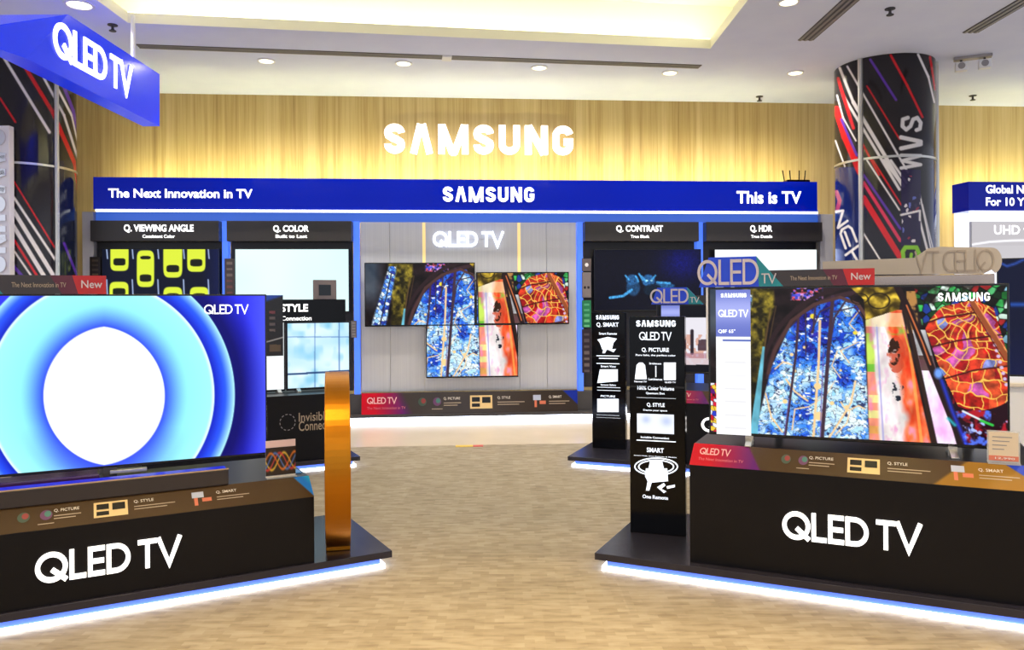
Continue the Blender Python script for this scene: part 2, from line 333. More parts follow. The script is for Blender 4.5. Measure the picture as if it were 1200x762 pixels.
def glass(u, v, px=None, py=None, bright=1.0):
    """stained glass windows between dark stone ribs"""
    A = .5625; x = u*16; y = v*9; w = v*A
    def fb(sx, sy, s): return (noise(x*sx, y*sy, s)+.5*noise(x*sx*2.1, y*sy*2.1, s+3)+.25*noise(x*sx*4.3, y*sy*4.3, s+6))/1.75
    def pls(pts, wd, soft=.003): return poly_line(u, w, [(a, b*A) for a, b in pts], wd, soft)
    img = full(u, (24, 16, 18))+(fb(1.5, 1.5, 5)-.45)[:, None]*C(50, 36, 38); img = np.clip(img, 4, 255)
    # pale blue-grey vault at the far left and olive carved capital and pillar
    put(img, np.clip((.11-u)/.06, 0, 1)*np.clip((.45-v)/.2, 0, 1)*.8, C(70, 84, 100)+(fb(1, 1, 2)-.5)[:, None]*C(60, 50, 40))
    tx_ = fb(3, 3, 9); m = band(u, lerpx(v, [(0, .12), (.35, .14), (1, .11)]), lerpx(v, [(0, .235), (.12, .24), (.3, .205), (1, .175)]), .012)
    oc = C(34, 30, 8)+np.clip(tx_-.3, 0, 1)[:, None]*C(250, 220, 70); put(img, m*np.clip(1.25-v*.75, .25, 1), oc*(1-.55*np.clip((v-.3)*2, 0, 1))[:, None])
    put(img, pls([(.225, .14), (.19, .55), (.15, 1)], .006)*.6+pls([(.245, .12), (.21, .45)], .004)*.5, C(120, 92, 50))
    # far left window
    h, e = vor(u*60-v*12, v*34, 21); c = pal(h, [(230, 245, 255), (110, 170, 250), (60, 120, 230), (150, 205, 255), (40, 60, 160), (200, 225, 255), (90, 150, 240)])
    lw = band(u, lerpx(v, [(0, .13), (.5, .045), (.62, .03)]), lerpx(v, [(0, .16), (.1, .155), (.62, .10)]), .01)*(v < .58)*(v > .04)
    put(img, lw, c*np.clip(e*7, .35, 1)[:, None]); put(img, lw*pls([(.135, .1), (.075, .58)], .006), C(40, 40, 60))
    lw2 = band(u, -.1, lerpx(v, [(.62, .06), (1, .12)]), .01)*(v > .66)
    put(img, lw2, pal(h, [(215, 30, 60), (40, 60, 200), (235, 235, 250), (240, 200, 60), (90, 20, 120), (200, 20, 40)])*np.clip(e*7, .2, 1)[:, None])
    # small violet lights at the top
    put(img, band(u, .30, .41, .01)*(v < .085)*np.clip(fb(5, 6, 3)*5-2.2, 0, 1), pal(hsh(np.floor(x*6), np.floor(y*6), 4), [(90, 90, 230), (210, 150, 220), (60, 70, 200), (220, 90, 110)]))
    # big dark tracery arch with violet-brown ribs
    for k, cc_ in ((1.10, (58, 38, 44)), (1.28, (44, 28, 32))):
        arch = ((u-.56)/.33)**2+((v-.66)/.60)**2
        put(img, np.clip((.07-np.abs(arch-k))/.03, 0, 1)*(u < .56)*(v < .62), C(*cc_))
    # main blue window
    left = lerpx(v, [(0, .52), (.07, .46), (.11, .40), (.18, .34), (.28, .29), (.42, .255), (.55, .225), (1, .165)])
    right = lerpx(v, [(0, .46), (.07, .50), (.14, .535), (.25, .55), (1, .565)])
    win = band(u, left, right, .006)*(v > .065)
    bx_ = u*48+fb(2, 2, 13)*3; by_ = v*30+fb(2, 2, 17)*3; h, e = vor(bx_, by_, 40)
    lum = np.clip(fb(.9, .75, 8)*1.5-.55+v*.75, 0, 1); lum = np.clip(lum+(h-.5)*.55, 0, 1)[:, None]; tint = hsh(h*91, h, 2)[:, None]
    dk_ = C(10, 16, 120)+tint*C(40, 30, 60); md = C(24, 84, 232)+tint*C(30, 60, 15); lt_ = C(150, 218, 255)+tint*C(90, 36, 0)
    cc = np.where(lum < .5, dk_*(1-lum*2)+md*lum*2, md*(2-lum*2)+lt_*(lum*2-1))
    cc = cc*np.clip(.45+e*4, .45, 1)[:, None]; ld = np.clip((.030-np.abs(np.modf(v*15+fb(1, 1, 4)*2)[0]-.5))/.02, 0, 1)*.55
    cc = cc*(1-ld*.7)[:, None]; put(img, win, cc)
    put(img, win*np.clip(fb(5, 5, 23)*9-5.9, 0, 1)*.75, C(8, 10, 60))
    put(img, win*np.clip(fb(4, 5, 29)*9-6.0, 0, 1)*(v > .2), C(240, 248, 255))
    for cx_, cy_, r_ in ((.375, .19, .011), (.31, .56, .008), (.39, .66, .014), (.395, .86, .018), (.275, .77, .010), (.44, .77, .009), (.49, .79, .008), (.345, .40, .007), (.52, .30, .009), (.30, .45, .008), (.47, .55, .006)):
        put(img, win*np.clip((r_-np.hypot(u-cx_, w-cy_*A))/.003, 0, 1), C(250, 214, 150) if cy_ > .3 else C(236, 214, 60))
    for pts, wd in (([(.40,.22),(.395,.5),(.385,.75),(.375,1)], .009), ([(.52,.62),(.505,.76),(.475,.86),(.43,1)], .007), ([(.47,.76),(.49,.82),(.53,.78),(.55,.8)], .005), ([(.45,.98),(.49,.90),(.50,.82)], .004), ([(.28,.62),(.31,.70),(.355,.76)], .007), ([(.205,.72),(.225,.88),(.265,.98)], .006), ([(.30,.96),(.31,.82),(.36,.80)], .005),
                    ([(.54,.14),(.50,.24),(.53,.30)], .004), ([(.53,.36),(.47,.42),(.50,.5)], .004), ([(.24,.55),(.27,.50),(.30,.52)], .005), ([(.46,.42),(.44,.52),(.47,.6)], .004), ([(.36,.80),(.42,.72),(.45,.62)], .003)):
        put(img, win*pls(pts, wd)*.95, C(250, 208, 150))
    for pts, wd in (([(.325,.20),(.315,.45),(.275,1)], .009), ([(.445,.06),(.43,.4),(.405,1)], .013), ([(.385,.12),(.375,.30)], .006), ([(.49,.085),(.45,.20),(.43,.42)], .007), ([(.445,.12),(.40,.16),(.37,.30)], .005), ([(.45,.16),(.52,.13),(.545,.2)], .005), ([(.35,.16),(.35,.45)], .004)):
        put(img, pls(pts, wd), C(64, 44, 60))
    put(img, pls([(.412, .4), (.398, 1)], .004)*.8, C(110, 90, 170)); put(img, pls([(.29,.75), (.272, 1)], .003)*.8, C(110, 90, 170))
    put(img, pls([(.47, .065), (.38, .11), (.30, .22), (.24, .42), (.215, .58)], .012)*(v < .6)*.9, C(80, 52, 50)); put(img, pls([(.47, .065), (.53, .11), (.56, .2)], .012), C(86, 56, 54))
    # cyan slanted light left of the window
    put(img, band(u, lerpx(v, [(.40, .195), (1, .145)]), lerpx(v, [(.40, .203), (1, .178)]), .004)*(v > .40)*(u < lerpx(v, [(.4, .21), (1, .175)])), C(110, 195, 220)*(.6+.6*fb(2, 1, 5))[:, None])
    # gold capitals
    gm = band(u, lerpx(v, [(0, .505), (.08, .55), (.2, .555)]), lerpx(v, [(0, .66), (.06, .675), (.2, .66)]), .004)*(v < lerpx(u, [(.5, .12), (.56, .22), (.66, .17)]))
    fold = .5+.5*np.sin(v*60+np.sin(u*70)*1.6+fb(2, 2, 3)*4); gc = C(60, 46, 6)+(fold*np.clip(fb(2, 2, 31)*1.9-.2, 0, 1))[:, None]*C(190, 165, 60)
    put(img, gm, gc)
    for cx_, cy_, rx_2, ry_2 in ((.535, .075, .028, .035), (.60, .09, .035, .05)): put(img, np.clip((.12-np.abs(np.hypot((u-cx_)/rx_2, (v-cy_)/ry_2)-1))/.06, 0, 1)*.8, C(30, 22, 6))
    gm2 = band(u, .69, .725, .004)*(v > .03)*(v < .30); put(img, gm2*np.clip(fb(3, 3, 51)*4-1.2, 0, 1), C(180, 130, 70))
    # bright pillar of coloured light
    ql, qr = lerpx(v, [(.17, .555), (1, .565)]), lerpx(v, [(.17, .675), (.4, .70), (1, .765)])
    pl = band(u, ql, qr, .004)*(v > lerpx(u, [(.55, .22), (.66, .15)])); q = (u-ql)/(qr-ql); n1, n2 = fb(1.6, .8, 12), fb(2.5, 1.2, 15)
    base = C(250, 240, 238)+(n2-.5)[:, None]*C(10, 60, 30); rd = np.clip((q-.56)/.14+(n1-.5)*2.2, 0, 1)[:, None]; base = base*(1-rd)+(C(246, 104, 60)+(n2-.5)[:, None]*C(30, 170, 150))*rd
    lf = np.clip((.20-q)/.05+(n1-.5)*1.5, 0, 1)[:, None]; base = base*(1-lf)+pal(hsh(np.floor(y*2.2), 0*y, 8), [(190, 220, 90), (240, 170, 90), (120, 200, 60), (230, 220, 140), (250, 150, 120)])*lf
    pk = np.clip(n2*5-2.9, 0, 1)[:, None]; base = base*(1-pk*.6)+C(240, 130, 200)*pk*.6
    put(img, pl, base*np.clip(.72+n1*.5, 0, 1.05)[:, None])
    put(img, pl*pls([(.592, .25), (.612, 1)], .006)*.7, C(150, 150, 215)); put(img, pl*pls([(.70, .4), (.735, 1)], .010)*.6, C(255, 190, 90))
    put(img, pl*(np.clip(1-((u-.655)/.03)**2-((v-.44)/.12)**2, 0, 1) > 0)*np.clip(fb(3, 3, 61)*7-2.8, 0, 1)*.8, C(200, 70, 40)); put(img, pl*(np.clip(1-((u-.648)/.02)**2-((v-.42)/.09)**2, 0, 1) > 0)*np.clip(fb(4, 4, 63)*9-4.6, 0, 1), C(50, 24, 10))
    put(img, pl*(np.clip(1-((u-.66)/.02)**2-((v-.66)/.08)**2, 0, 1) > 0)*np.clip(fb(5, 5, 67)*9-4.6, 0, 1), C(30, 36, 50))
    put(img, np.clip(1.3-((u-.655)/.030)**2-((v-.285)/.03)**2, 0, 1)*np.clip(fb(2, 2, 3)*3-.6, 0, 1), C(90, 205, 50))
    put(img, pl*(v < .26)*(v > .17)*.6, C(245, 225, 170))
    # dark rib, pale magenta strip, second rib
    b2 = band(u, lerpx(v, [(.1, .69), (1, .785)]), lerpx(v, [(.1, .725), (1, .845)]), .004)*(v > .28)
    put(img, b2, C(252, 214, 248)+(n2-.5)[:, None]*C(0, 120, 40)); put(img, b2*(v < .47), C(214, 214, 216)*(.35+1.0*n1[:, None])); put(img, b2*(v > .44)*(v < .54)*.8, C(60, 30, 24))
    put(img, pls([(.67, .02), (.715, .40), (.775, 1)], .012), C(46, 28, 22)); put(img, pls([(.675, .25), (.70, .42)], .003), C(210, 190, 60))
    put(img, pls([(.66, .0), (.70, .16), (.77, .53), (.862, 1)], .022), C(36, 20, 22)); put(img, pls([(.69, .12), (.74, .36), (.765, .5)], .005), C(206, 110, 60))
    # red rose window with yellow lead net
    ru = (u-.905)/.170; rv = (v-.42)/.36; rose = np.clip((1.02-(ru**2+rv**2))/.03, 0, 1)*(u > lerpx(v, [(.1, .72), (.5, .79), (.8, .86)]))
    wx = (u-.93)*1.78+(fb(.8, .8, 71)-.5)*.12; wy = (v-.12)+(fb(.8, .8, 73)-.5)*.12; rr_ = np.hypot(wx, wy); th = np.arctan2(wx, wy)
    a_ = np.modf(rr_*14+10)[0]; b_ = np.modf(th*(3.2+2.5*np.floor(rr_*14)/5)+10+hsh(np.floor(rr_*14), 0*u, 7))[0]
    cid = hsh(np.floor(rr_*14+10), np.floor(th*(3.2+2.5*np.floor(rr_*14)/5)+10), 5)
    rc = pal(cid, [(206, 34, 24), (226, 62, 34), (176, 18, 26), (232, 84, 44), (200, 40, 40), (216, 50, 30), (206, 90, 170), (190, 26, 30), (150, 160, 236), (220, 60, 36)])
    rc = rc*(.40+.95*fb(3, 3, 77))[:, None]
    ln = np.maximum(np.clip((.055-np.abs(a_-.5)*1+.0)/.02, 0, 1)*0, np.maximum(np.clip((.07-np.minimum(a_, 1-a_))/.04, 0, 1), np.clip((.045-np.minimum(b_, 1-b_)*np.clip(rr_*2.2, .35, 1))/.025, 0, 1)))
    rc = rc*(1-ln[:, None])+C(250, 196, 84)*ln[:, None]; put(img, rose, rc)
    for pts in ([(.74, .40), (.85, .345), (1, .30)], [(.79, .60), (.9, .53), (1, .50)], [(.73, .25), (.8, .2), (.9, .17)]): put(img, rose*pls(pts, .006), C(70, 14, 14))
    for cy_ in np.arange(.30, .62, .035): put(img, np.clip((.0075-np.hypot(u-(.955+.04*(cy_-.3)/.3), w-cy_*A))/.003, 0, 1)*.9, C(214, 200, 240))
    # green and white glass above the rose
    tp = band(u, lerpx(v, [(0, .715), (.3, .745)]), 1.1, .006)*(v < lerpx(u, [(.7, .3), (.76, .22), (.8, .13), (.9, .09), (.96, .14), (1, .42)]))*(rose < 2)
    h5, e5 = vor(u*40+v*10, v*22-u*14, 66)
    put(img, tp, pal(h5, [(60, 190, 90), (214, 240, 225), (30, 120, 50), (16, 40, 20), (150, 210, 235), (20, 60, 30), (90, 200, 120), (24, 20, 16), (190, 40, 40), (30, 60, 150)])*np.clip(e5*5, .1, 1)[:, None]*(.6+.6*fb(2, 2, 3))[:, None])
    put(img, tp*np.clip(fb(2.5, 2.5, 91)*5-2.6, 0, 1)*(u < .93)*.8, C(30, 18, 14))
    put(img, pls([(.895, .10), (1.0, .45)], .016), C(150, 76, 40)); put(img, pls([(.905, .10), (1.0, .41)], .003), C(240, 150, 90)); put(img, pls([(.89, .12), (.99, .46)], .003), C(60, 26, 16))
    # dark corner with red and blue flecks
    dk = (u > lerpx(v, [(.5, .80), (1, .87)]))*(rose < .5)*(v > .45); f1, f2_ = fb(2.2, 2.2, 71), fb(2.6, 2.6, 81)
    put(img, dk*1.0, C(34, 6, 20)); put(img, dk*np.clip(f1*7-3.9, 0, 1), C(176, 24, 40)); put(img, dk*np.clip(f2_*7-4.0, 0, 1)*(u < .95)*(v > .78), C(80, 110, 230)); put(img, dk*np.clip(fb(3.5, 3.5, 85)*9-5.6, 0, 1)*(v > .84), C(170, 190, 250))
    put(img, pls([(.80, .60), (.83, .78), (.875, 1)], .012, .01)*.8, C(40, 60, 220)); put(img, np.clip(1.2-((u-.79)/.016)**2-((v-.555)/.04)**2, 0, 1)*(u > .775), C(110, 160, 250))
    put(img, pls([(.865, .79), (.93, .85)], .007), C(220, 230, 235)); put(img, pls([(.92, .845), (.955, .87)], .009), C(50, 190, 70)); put(img, pls([(.82, .84), (.84, .88)], .01, .008)*.8, C(40, 190, 210))
    return np.clip(img*bright, 0, 255)

def rings(u, v, px, py):
    x, y = px, py; r = np.hypot(x-118, y-463); img = full(u, (60, 80, 250)); d = r-157
    f = np.clip(1.25-d/34, 0, 1)*(x > 60); img = C(48, 52, 255)*(1-f[:, None])+C(0, 0, 105)*f[:, None]
    put(img, np.clip((x-285)/30, 0, 1)*.5, C(110, 130, 255))
    a = np.clip((r-133)/24, 0, 1)[:, None]
    rg = np.where(a < .55, C(10, 30, 190)*(1-a/.55)+C(40, 90, 255)*(a/.55), C(40, 90, 255)*(1-(a-.55)/.45)+C(180, 245, 255)*((a-.55)/.45))
    put(img, np.clip(157.7-r, 0, 1), rg)
    ic = C(132, 232, 255)+np.clip((r-60)/70, 0, 1)[:, None]*C(30, 18, 0); put(img, np.clip(133.7-r, 0, 1), ic)
    put(img, np.clip((r-129)/3, 0, 1)*np.clip(133.7-r, 0, 1)*.85, C(240, 255, 255))
    R, dd = 81.7, 10.7; k = np.maximum(np.hypot(x-122-dd, y-464), np.hypot(x-122+dd, y-464))-R
    put(img, np.clip(1-k/28, 0, 1)**1.4*.95, C(44, 70, 250)); put(img, np.clip((y-500)/45, 0, 1)*np.clip(1-k/42, 0, 1)*(r < 133)*.8, C(60, 84, 250))
    put(img, np.clip(.6-k, 0, 1), C(250, 255, 255)); return img

# ------------------------------------------------------------------ the room
CH = 4.05
YAW = 4.75
S = Fr(0, 9.68, YAW)                       # display wall face
WD = S.at(0, 0.46)                         # slatted wood wall behind it
def struct(mb, name, m, parent=None): return mb.build(name, m, parent, kind='structure' if parent is None else None)
fl = MB(); e = Fr(0, 7.79, 3.2)
a, b2 = e.world(-10, 0), e.world(10, 0)
fl.quad((-10, -5, 0), (10, -5, 0), (b2.x, b2.y, 0), (a.x, a.y, 0)); struct(fl, 'floor', M_carpet)
f2 = MB(); f2.quad((a.x, a.y, 0), (b2.x, b2.y, 0), (11, 12, 0), (-10, 12, 0)); o = struct(f2, 'floor', M_tile); o.name = 'floor_tiled'
tr = MB(); p = [e.world(-10, -.02), e.world(10, -.02), e.world(10, .02), e.world(-10, .02)]
wl = MB(); wl.box(-9, 10, 0, .12, 0, CH+.02); o = struct(wl, 'wall_back', M_wood); o.location = WD.o; o.rotation_euler = (0, 0, WD.a)
# ceiling with the lit tray
A_, B_ = (-3.58, 7.35), (2.09, 8.2)
cl = MB()
def cz(*p): cl.quad(*[(x, y, CH) for x, y in p])
cz((-10, -5), (-3.58, -5), A_, (-10, 7.35)); cz((2.09, -5), (10, -5), (10, 8.2), B_)
cz((-10, 7.35), A_, (-3.58, 12), (-10, 12)); cz(A_, B_, (2.09, 12), (-3.58, 12)); cz(B_, (10, 8.2), (10, 12), (2.09, 12)); cz((-3.58, -5), (2.09, -5), (2.09, -.5), (-3.58, -.5))
struct(cl, 'ceiling', M_ceil)
cv = MB(); C_, D_ = (2.09, -.5), (-3.58, -.5); ring_ = [A_, B_, C_, D_]
out_ = [(-3.93, 7.65), (2.44, 8.6), (2.44, -.9), (-3.93, -.9)]
for i in range(4):
    p, q = ring_[i], ring_[(i+1) % 4]; P2, Q2 = out_[i], out_[(i+1) % 4]
    cv.quad((*p, CH), (*q, CH), (*q, CH+.10), (*p, CH+.10)); cv.quad((*p, CH+.10), (*q, CH+.10), (*Q2, CH+.10), (*P2, CH+.10))
    cv.quad((*P2, CH+.10), (*Q2, CH+.10), (*Q2, CH+.58), (*P2, CH+.58))
cv.quad(*[(x, y, CH+.58) for x, y in out_]); struct(cv, 'trim_1', M_cove).name = 'ceiling_tray'
ls = MB()
for (x0, y0), (x1, y1) in (((-3.66, 7.45), (2.14, 8.32)), ((2.2, 8.2), (2.2, -.4)), ((-3.70, 7.3), (-3.70, -.4))):
    d = Vector((x1-x0, y1-y0)).normalized()*1; nx_, ny_ = -d.y*.03, d.x*.03
    ls.add([(x0-nx_, y0-ny_, CH+.105), (x1-nx_, y1-ny_, CH+.105), (x1+nx_, y1+ny_, CH+.105), (x0+nx_, y0+ny_, CH+.105),
            (x0-nx_, y0-ny_, CH+.13), (x1-nx_, y1-ny_, CH+.13), (x1+nx_, y1+ny_, CH+.13), (x0+nx_, y0+ny_, CH+.13)],
           [(0,1,2,3),(4,5,6,7),(0,1,5,4),(1,2,6,5),(2,3,7,6),(3,0,4,7)])
tag(ls.build('cove_light', M_cove_led), 'warm yellow strip light hidden along the edge of the ceiling tray', 'light')
def area(name, loc, size, power, col, rot=(0,0,0), size_y=None, parent=None, spread=math.pi):
    L = bpy.data.lights.new(name, 'AREA'); L.energy = power; L.color = col; L.size = size; L.spread = spread
    if size_y: L.shape = 'RECTANGLE'; L.size_y = size_y
    o = bpy.data.objects.new(name, L); COL.objects.link(o); o.location = loc; o.rotation_euler = rot; o.parent = parent; return o

# downlights: (px,py) on the ceiling, plus a few above and behind the camera
def ceil_at(px, py):
    d = RIGHT*((px-CX)/FPX)+UP*((CY-py)/FPX)+FWD; t = (CH-EYE)/d.z; return d.x*t, d.y*t
def downlight(x, y, label, power=DOWNLIGHT_W, col=(1, .93, .80), r=.075):
    t = T('downlight', label, 'ceiling light', Fr(x, y, 0), 'recessed downlights', CH)
    MB().lathe([(r, 0), (r*1.25, 0), (r*1.25, -.012), (r, -.012), (r, 0)], n=28, cap=False).build('trim_ring', M_white, t, smooth=False)
    MB().lathe([(r, -.004), (r*.6, -.003), (.001, -.003)], n=24, cap=False).build('lens', M_lens, t)
    area('lamp_light', (0, 0, -.03), .14, power, col, parent=t, spread=math.radians(150)); return t
for px, py, lb in ((312,71,'round recessed downlight at left end of the row above the wall sign'), (473,74,'round recessed downlight above the left letters of the wall sign'),
                   (632,79,'round recessed downlight above the right letters of the wall sign'), (785,85,'round recessed downlight near the right end of the long air slot'),
                   (932,85,'round recessed downlight just left of the striped right column'), (924,2,'bright downlight cut by the top of the photo, beside the right air slots')):
    x, y = ceil_at(px, py); downlight(x, y, lb)
x, y = ceil_at(93, 5); downlight(x, y, 'bright square-ish downlight above the hanging blue sign', r=.10)
for x, y, lb in ((-4.6, 3, 'downlight outside the photo, above the left island'), (-1.2, -1.8, 'downlight outside the photo, behind and left of the viewer'), (3.2, 4.4, 'downlight outside the photo, above the right island'),
                 (3.2, 1.6, 'downlight outside the photo, right of the viewer'), (-4.6, .2, 'downlight outside the photo, left of the viewer'), (1.0, -1.8, 'downlight outside the photo, behind and right of the viewer'), (5.5, 3.2, 'downlight outside the photo, far right of the viewer')):
    downlight(x, y, lb, DOWNLIGHT_W*1.7, (1, .82, .55))

for x, y, lb in ((-.9, 2.3, 'added warm downlight in the ceiling tray, out of view left of the aisle'), (1.0, 2.3, 'added warm downlight in the ceiling tray, out of view right of the aisle')):
    t = downlight(x, y, lb, 24, (1, .70, .30)); t.location.z = CH+.58  # lamps added out of view to warm the near floor
    for c_ in t.children:
        if c_.type == 'LIGHT': c_.data.spread = math.radians(64)

# air slots
def slot(p0, p1, w, label, joint=None):
    (x0, y0), (x1, y1) = ceil_at(*p0), ceil_at(*p1); L_ = math.hypot(x1-x0, y1-y0); fr = Fr(x0, y0, math.degrees(math.atan2(y1-y0, x1-x0)))
    t = T('air_diffuser', label, 'air vent', fr, 'linear air slots in the ceiling', CH)
    MB().box(0, L_, -w/2, w/2, -.004, .0).build('backing', M_dgrey, t)
    for k in range(3): MB().box(0, L_, -w/2+w*k/3+w*.06, -w/2+w*(k+1)/3-w*.12, -.010, -.004).build('slat', mat('slat_grey', (132,130,128), .5), t)
    if joint:
        jx, jy = ceil_at(*joint); d = math.hypot(jx-x0, jy-y0); MB().box(d-.04, d+.06, -w/2-.01, w/2+.01, -.02, -.003).build('joint_plate', M_white, t)
slot((162, 54), (820, 78), .13, 'long dark air slot in the ceiling above the wood wall', (523, 62))
slot((944, 47), (1010, -12), .16, 'slanting triple air slot in the ceiling left of the sprinkler head')
slot((1137, 38), (1222, -12), .16, 'slanting triple air slot in the top right corner')
def sprinkler(px, py, label):
    x, y = ceil_at(px, py); t = T('sprinkler', label, 'sprinkler', Fr(x, y, 0), 'fire sprinkler heads', CH)
    MB().lathe([(.045, 0), (.045, -.008), (.012, -.012), (.012, -.05)], n=16).build('body', M_dgrey, t)
    MB().lathe([(.032, -.055), (.032, -.062)], n=14).build('deflector', M_dgrey, t)
    MB().tube((.012, 0, -.04), (.012, 0, -.058), .004).tube((-.012, 0, -.04), (-.012, 0, -.058), .004).build('frame_arm', M_dgrey, t)
for px, py, lb in ((132, 29, 'dark sprinkler head on ceiling above the hanging blue sign'), (1043, 10, 'dark sprinkler head between the two slanting air slots'),
                   (1140, 112, 'sprinkler head near the wood wall right of the striped column'), (890, 113, 'sprinkler head near the wood wall left of the striped column')): sprinkler(px, py, lb)
x, y = ceil_at(1140, 66); t = T('emergency_light', 'grey twin-head emergency light under the ceiling at right', 'emergency light', Fr(x, y, -25), z=CH)
MB().box(-.18, .18, -.05, .05, -.03, 0).build('mount_plate', M_grey, t, .005)
for sx in (-1, 1):
    h = MB().box(sx*.11-.06, sx*.11+.06, -.05, .04, -.15, -.055).build('lamp_head', M_white, t, .012); MB().tube((sx*.11, 0, -.06), (sx*.11, 0, -.02), .012).build('swivel', M_dgrey, t)
    MB().lathe([(.035, -.052), (.035, -.056)], (sx*.11, 0, -.10), axis='y').build('lens', M_grey, h)

# ------------------------------------------------------------------ display wall
PF = S.at(0, -.17)                          # plinth front
FF = S.at(0, -.25)                          # fascia front
x0, x1, z0, z1 = FF.box(109, 208, 958, 247)
zt = FF.hit(500, 210)[1]; zb = FF.hit(500, 246.5)[1]
fa = T('fascia', 'long glossy blue fascia with white lettering across the display wall', 'sign', FF)
MB().box(x0, x1, 0, .32, zb, zt).build('panel', M_blue, fa, .004)
MB().box(x0+.03, x1, -.012, .02, zb-.028, zb-.002).build('light_strip', M_thinled, fa, label='thin white light strip under the fascia')
MB().box(x0+.1, x1-.05, .33, .37, zt-.06, zt-.03).build('uplight', M_fas_led, fa, label='warm hidden uplight behind the fascia')
text('The Next Innovation in TV', FF.box(127, 221, 296, 232.5), -.004, M_lit, fa, .025)
text('This is TV', FF.box(863, 224, 939, 239), -.004, M_lit, fa, .025)
letters('SAMSUNG', FF.box(519, 219, 626, 237), -.002, M_lit, fa, t=.23, gap=.17, depth=.01)
# router with aerials on the fascia
rx, rz = FF.hit(933, 213, .12); t = T('router', 'black router with four short aerials on top of the blue fascia', 'router', FF.at(rx, .12), z=zt)
MB().box(-.15, .15, -.07, .07, 0, .035).build('case', M_blackg, t, .01)
for dx in (-.13, -.05, .06, .13): MB().tube((dx, .05, .03), (dx*1.15, .06, .17), .007).build('aerial', M_blackg, t)
# lintel and posts
x0, x1, _, _ = S.box(113, 250, 958, 259); zl = S.hit(500, 260.5)[1]
li = T('wall_light_frame', 'blue lit frame of lintel and narrow uprights between the wall bays', 'light frame', S)
MB().box(x0, x1, -.015, .10, zl, zb+.05).build('lintel', M_lintel, li)
POS = [(262, 269), (415, 421.5), (676, 682), (815, 822)]
for a, b2 in POS:
    xa = S.hit(a, 300)[0]; xb = S.hit(b2, 300)[0]; MB().box(xa, xb, -.06, .05, .30, zl).build('upright', M_blueled, li)
for (a, b2, lb) in ((100, 113, 'grey end post at the left of the display wall'), (958, 973, 'grey end post at the right of the display wall, by the striped column')):
    xa = S.hit(a, 300)[0]; xb = S.hit(b2, 300)[0]; o = MB().box(0, xb-xa, -.08, .3, 0, zb-.01).build('end_post', M_post, None, .004)
    p = S.world(xa, 0); o.location = p; o.rotation_euler = (0, 0, S.a); tag(o, lb, 'post', 'end posts of the display wall')
# bays: panel, header, TV
BAYS = [(113, 261, 'VIEWING ANGLE', (145, 263, 227, 273), (167, 275, 205, 279), 'Consistent Color', 'leftmost bay, behind the ring-pattern television'),
        (270, 414, 'COLOR', (320, 264, 362, 273), (323, 275, 360, 279), 'Built to Last', 'second bay from the left'),
        (683, 814.5, 'CONTRAST', (722, 264, 777, 273), (739, 275.5, 761, 279), 'True Black', 'bay right of the metal centre panel'),
        (823, 957, 'HDR', (879, 264, 905, 273), (880, 275.5, 905, 279), 'True Details', 'rightmost bay')]
for a, b2, nm, tb, sb, sub, where in BAYS:
    xa = S.hit(a, 300)[0]; xb = S.hit(b2, 300)[0]; t = T('wall_bay', 'black wall bay headed Q. %s, %s' % (nm, where), 'display bay', S, 'black bays of the display wall')
    zh0 = S.hit((a+b2)/2, 284)[1]; MB().box(xa+.01, xb-.01, .0, .06, .36, zh0).build('back_panel', mottle(mat('bay_black', rough=.4), (22,20,26), (28,25,32)), t)
    hd = MB().box(xa, xb, -.16, .05, zh0, zl-.005).build('header', mat('header_black', (42,38,38), .35), t, .004)
    G = S.at(0, -.162); bx = G.box(*tb); q = (bx[1]-bx[0])
    text('Q. '+nm, bx, -.163, M_lit, hd, .035); text(sub, G.box(*sb), -.163, M_lit, hd, .025, name='small_lettering')

def tv(fr, box, painter, label, nx=160, ny=90, y=0, thick=.035, bez=.008, group=None, feet=None, up_top=True, logo=True):
    """television facing local -y; box is its outer outline"""
    x0, x1, z0, z1 = box; cx = (x0+x1)/2; f = fr.at(cx, y); t = T('television', label, 'television', f, group)
    w = (x1-x0)/2
    bd = MB(); bd.box(-w, w, 0, thick*.5, z0, z1); bd.build('bezel', M_bezel, t, .003)
    MB().box(-w*.82, w*.82, thick*.5, thick+.02, z0+(z1-z0)*.08, z1-(z1-z0)*.18).build('back_housing', M_dgrey, t, .008)
    screen(f, t, (-w+bez, w-bez, z0+bez*1.6, z1-bez), -.0015, nx, ny, painter)
    return t, f, w
def feet(t, w, z0, z1, xs, depth=.22):
    for x in xs:
        p = MB(); p.box(x-.02, x+.02, .0, .02, z1-.005, z0+.02); p.prismx([(-depth/2, z1), (depth/2+.03, z1), (depth/2+.03, z1+.008), (.02, z1+.03), (0, z1+.03), (-depth/2, z1+.008)], x-.016, x+.016)
        p.build('foot', M_steel, t, .002)
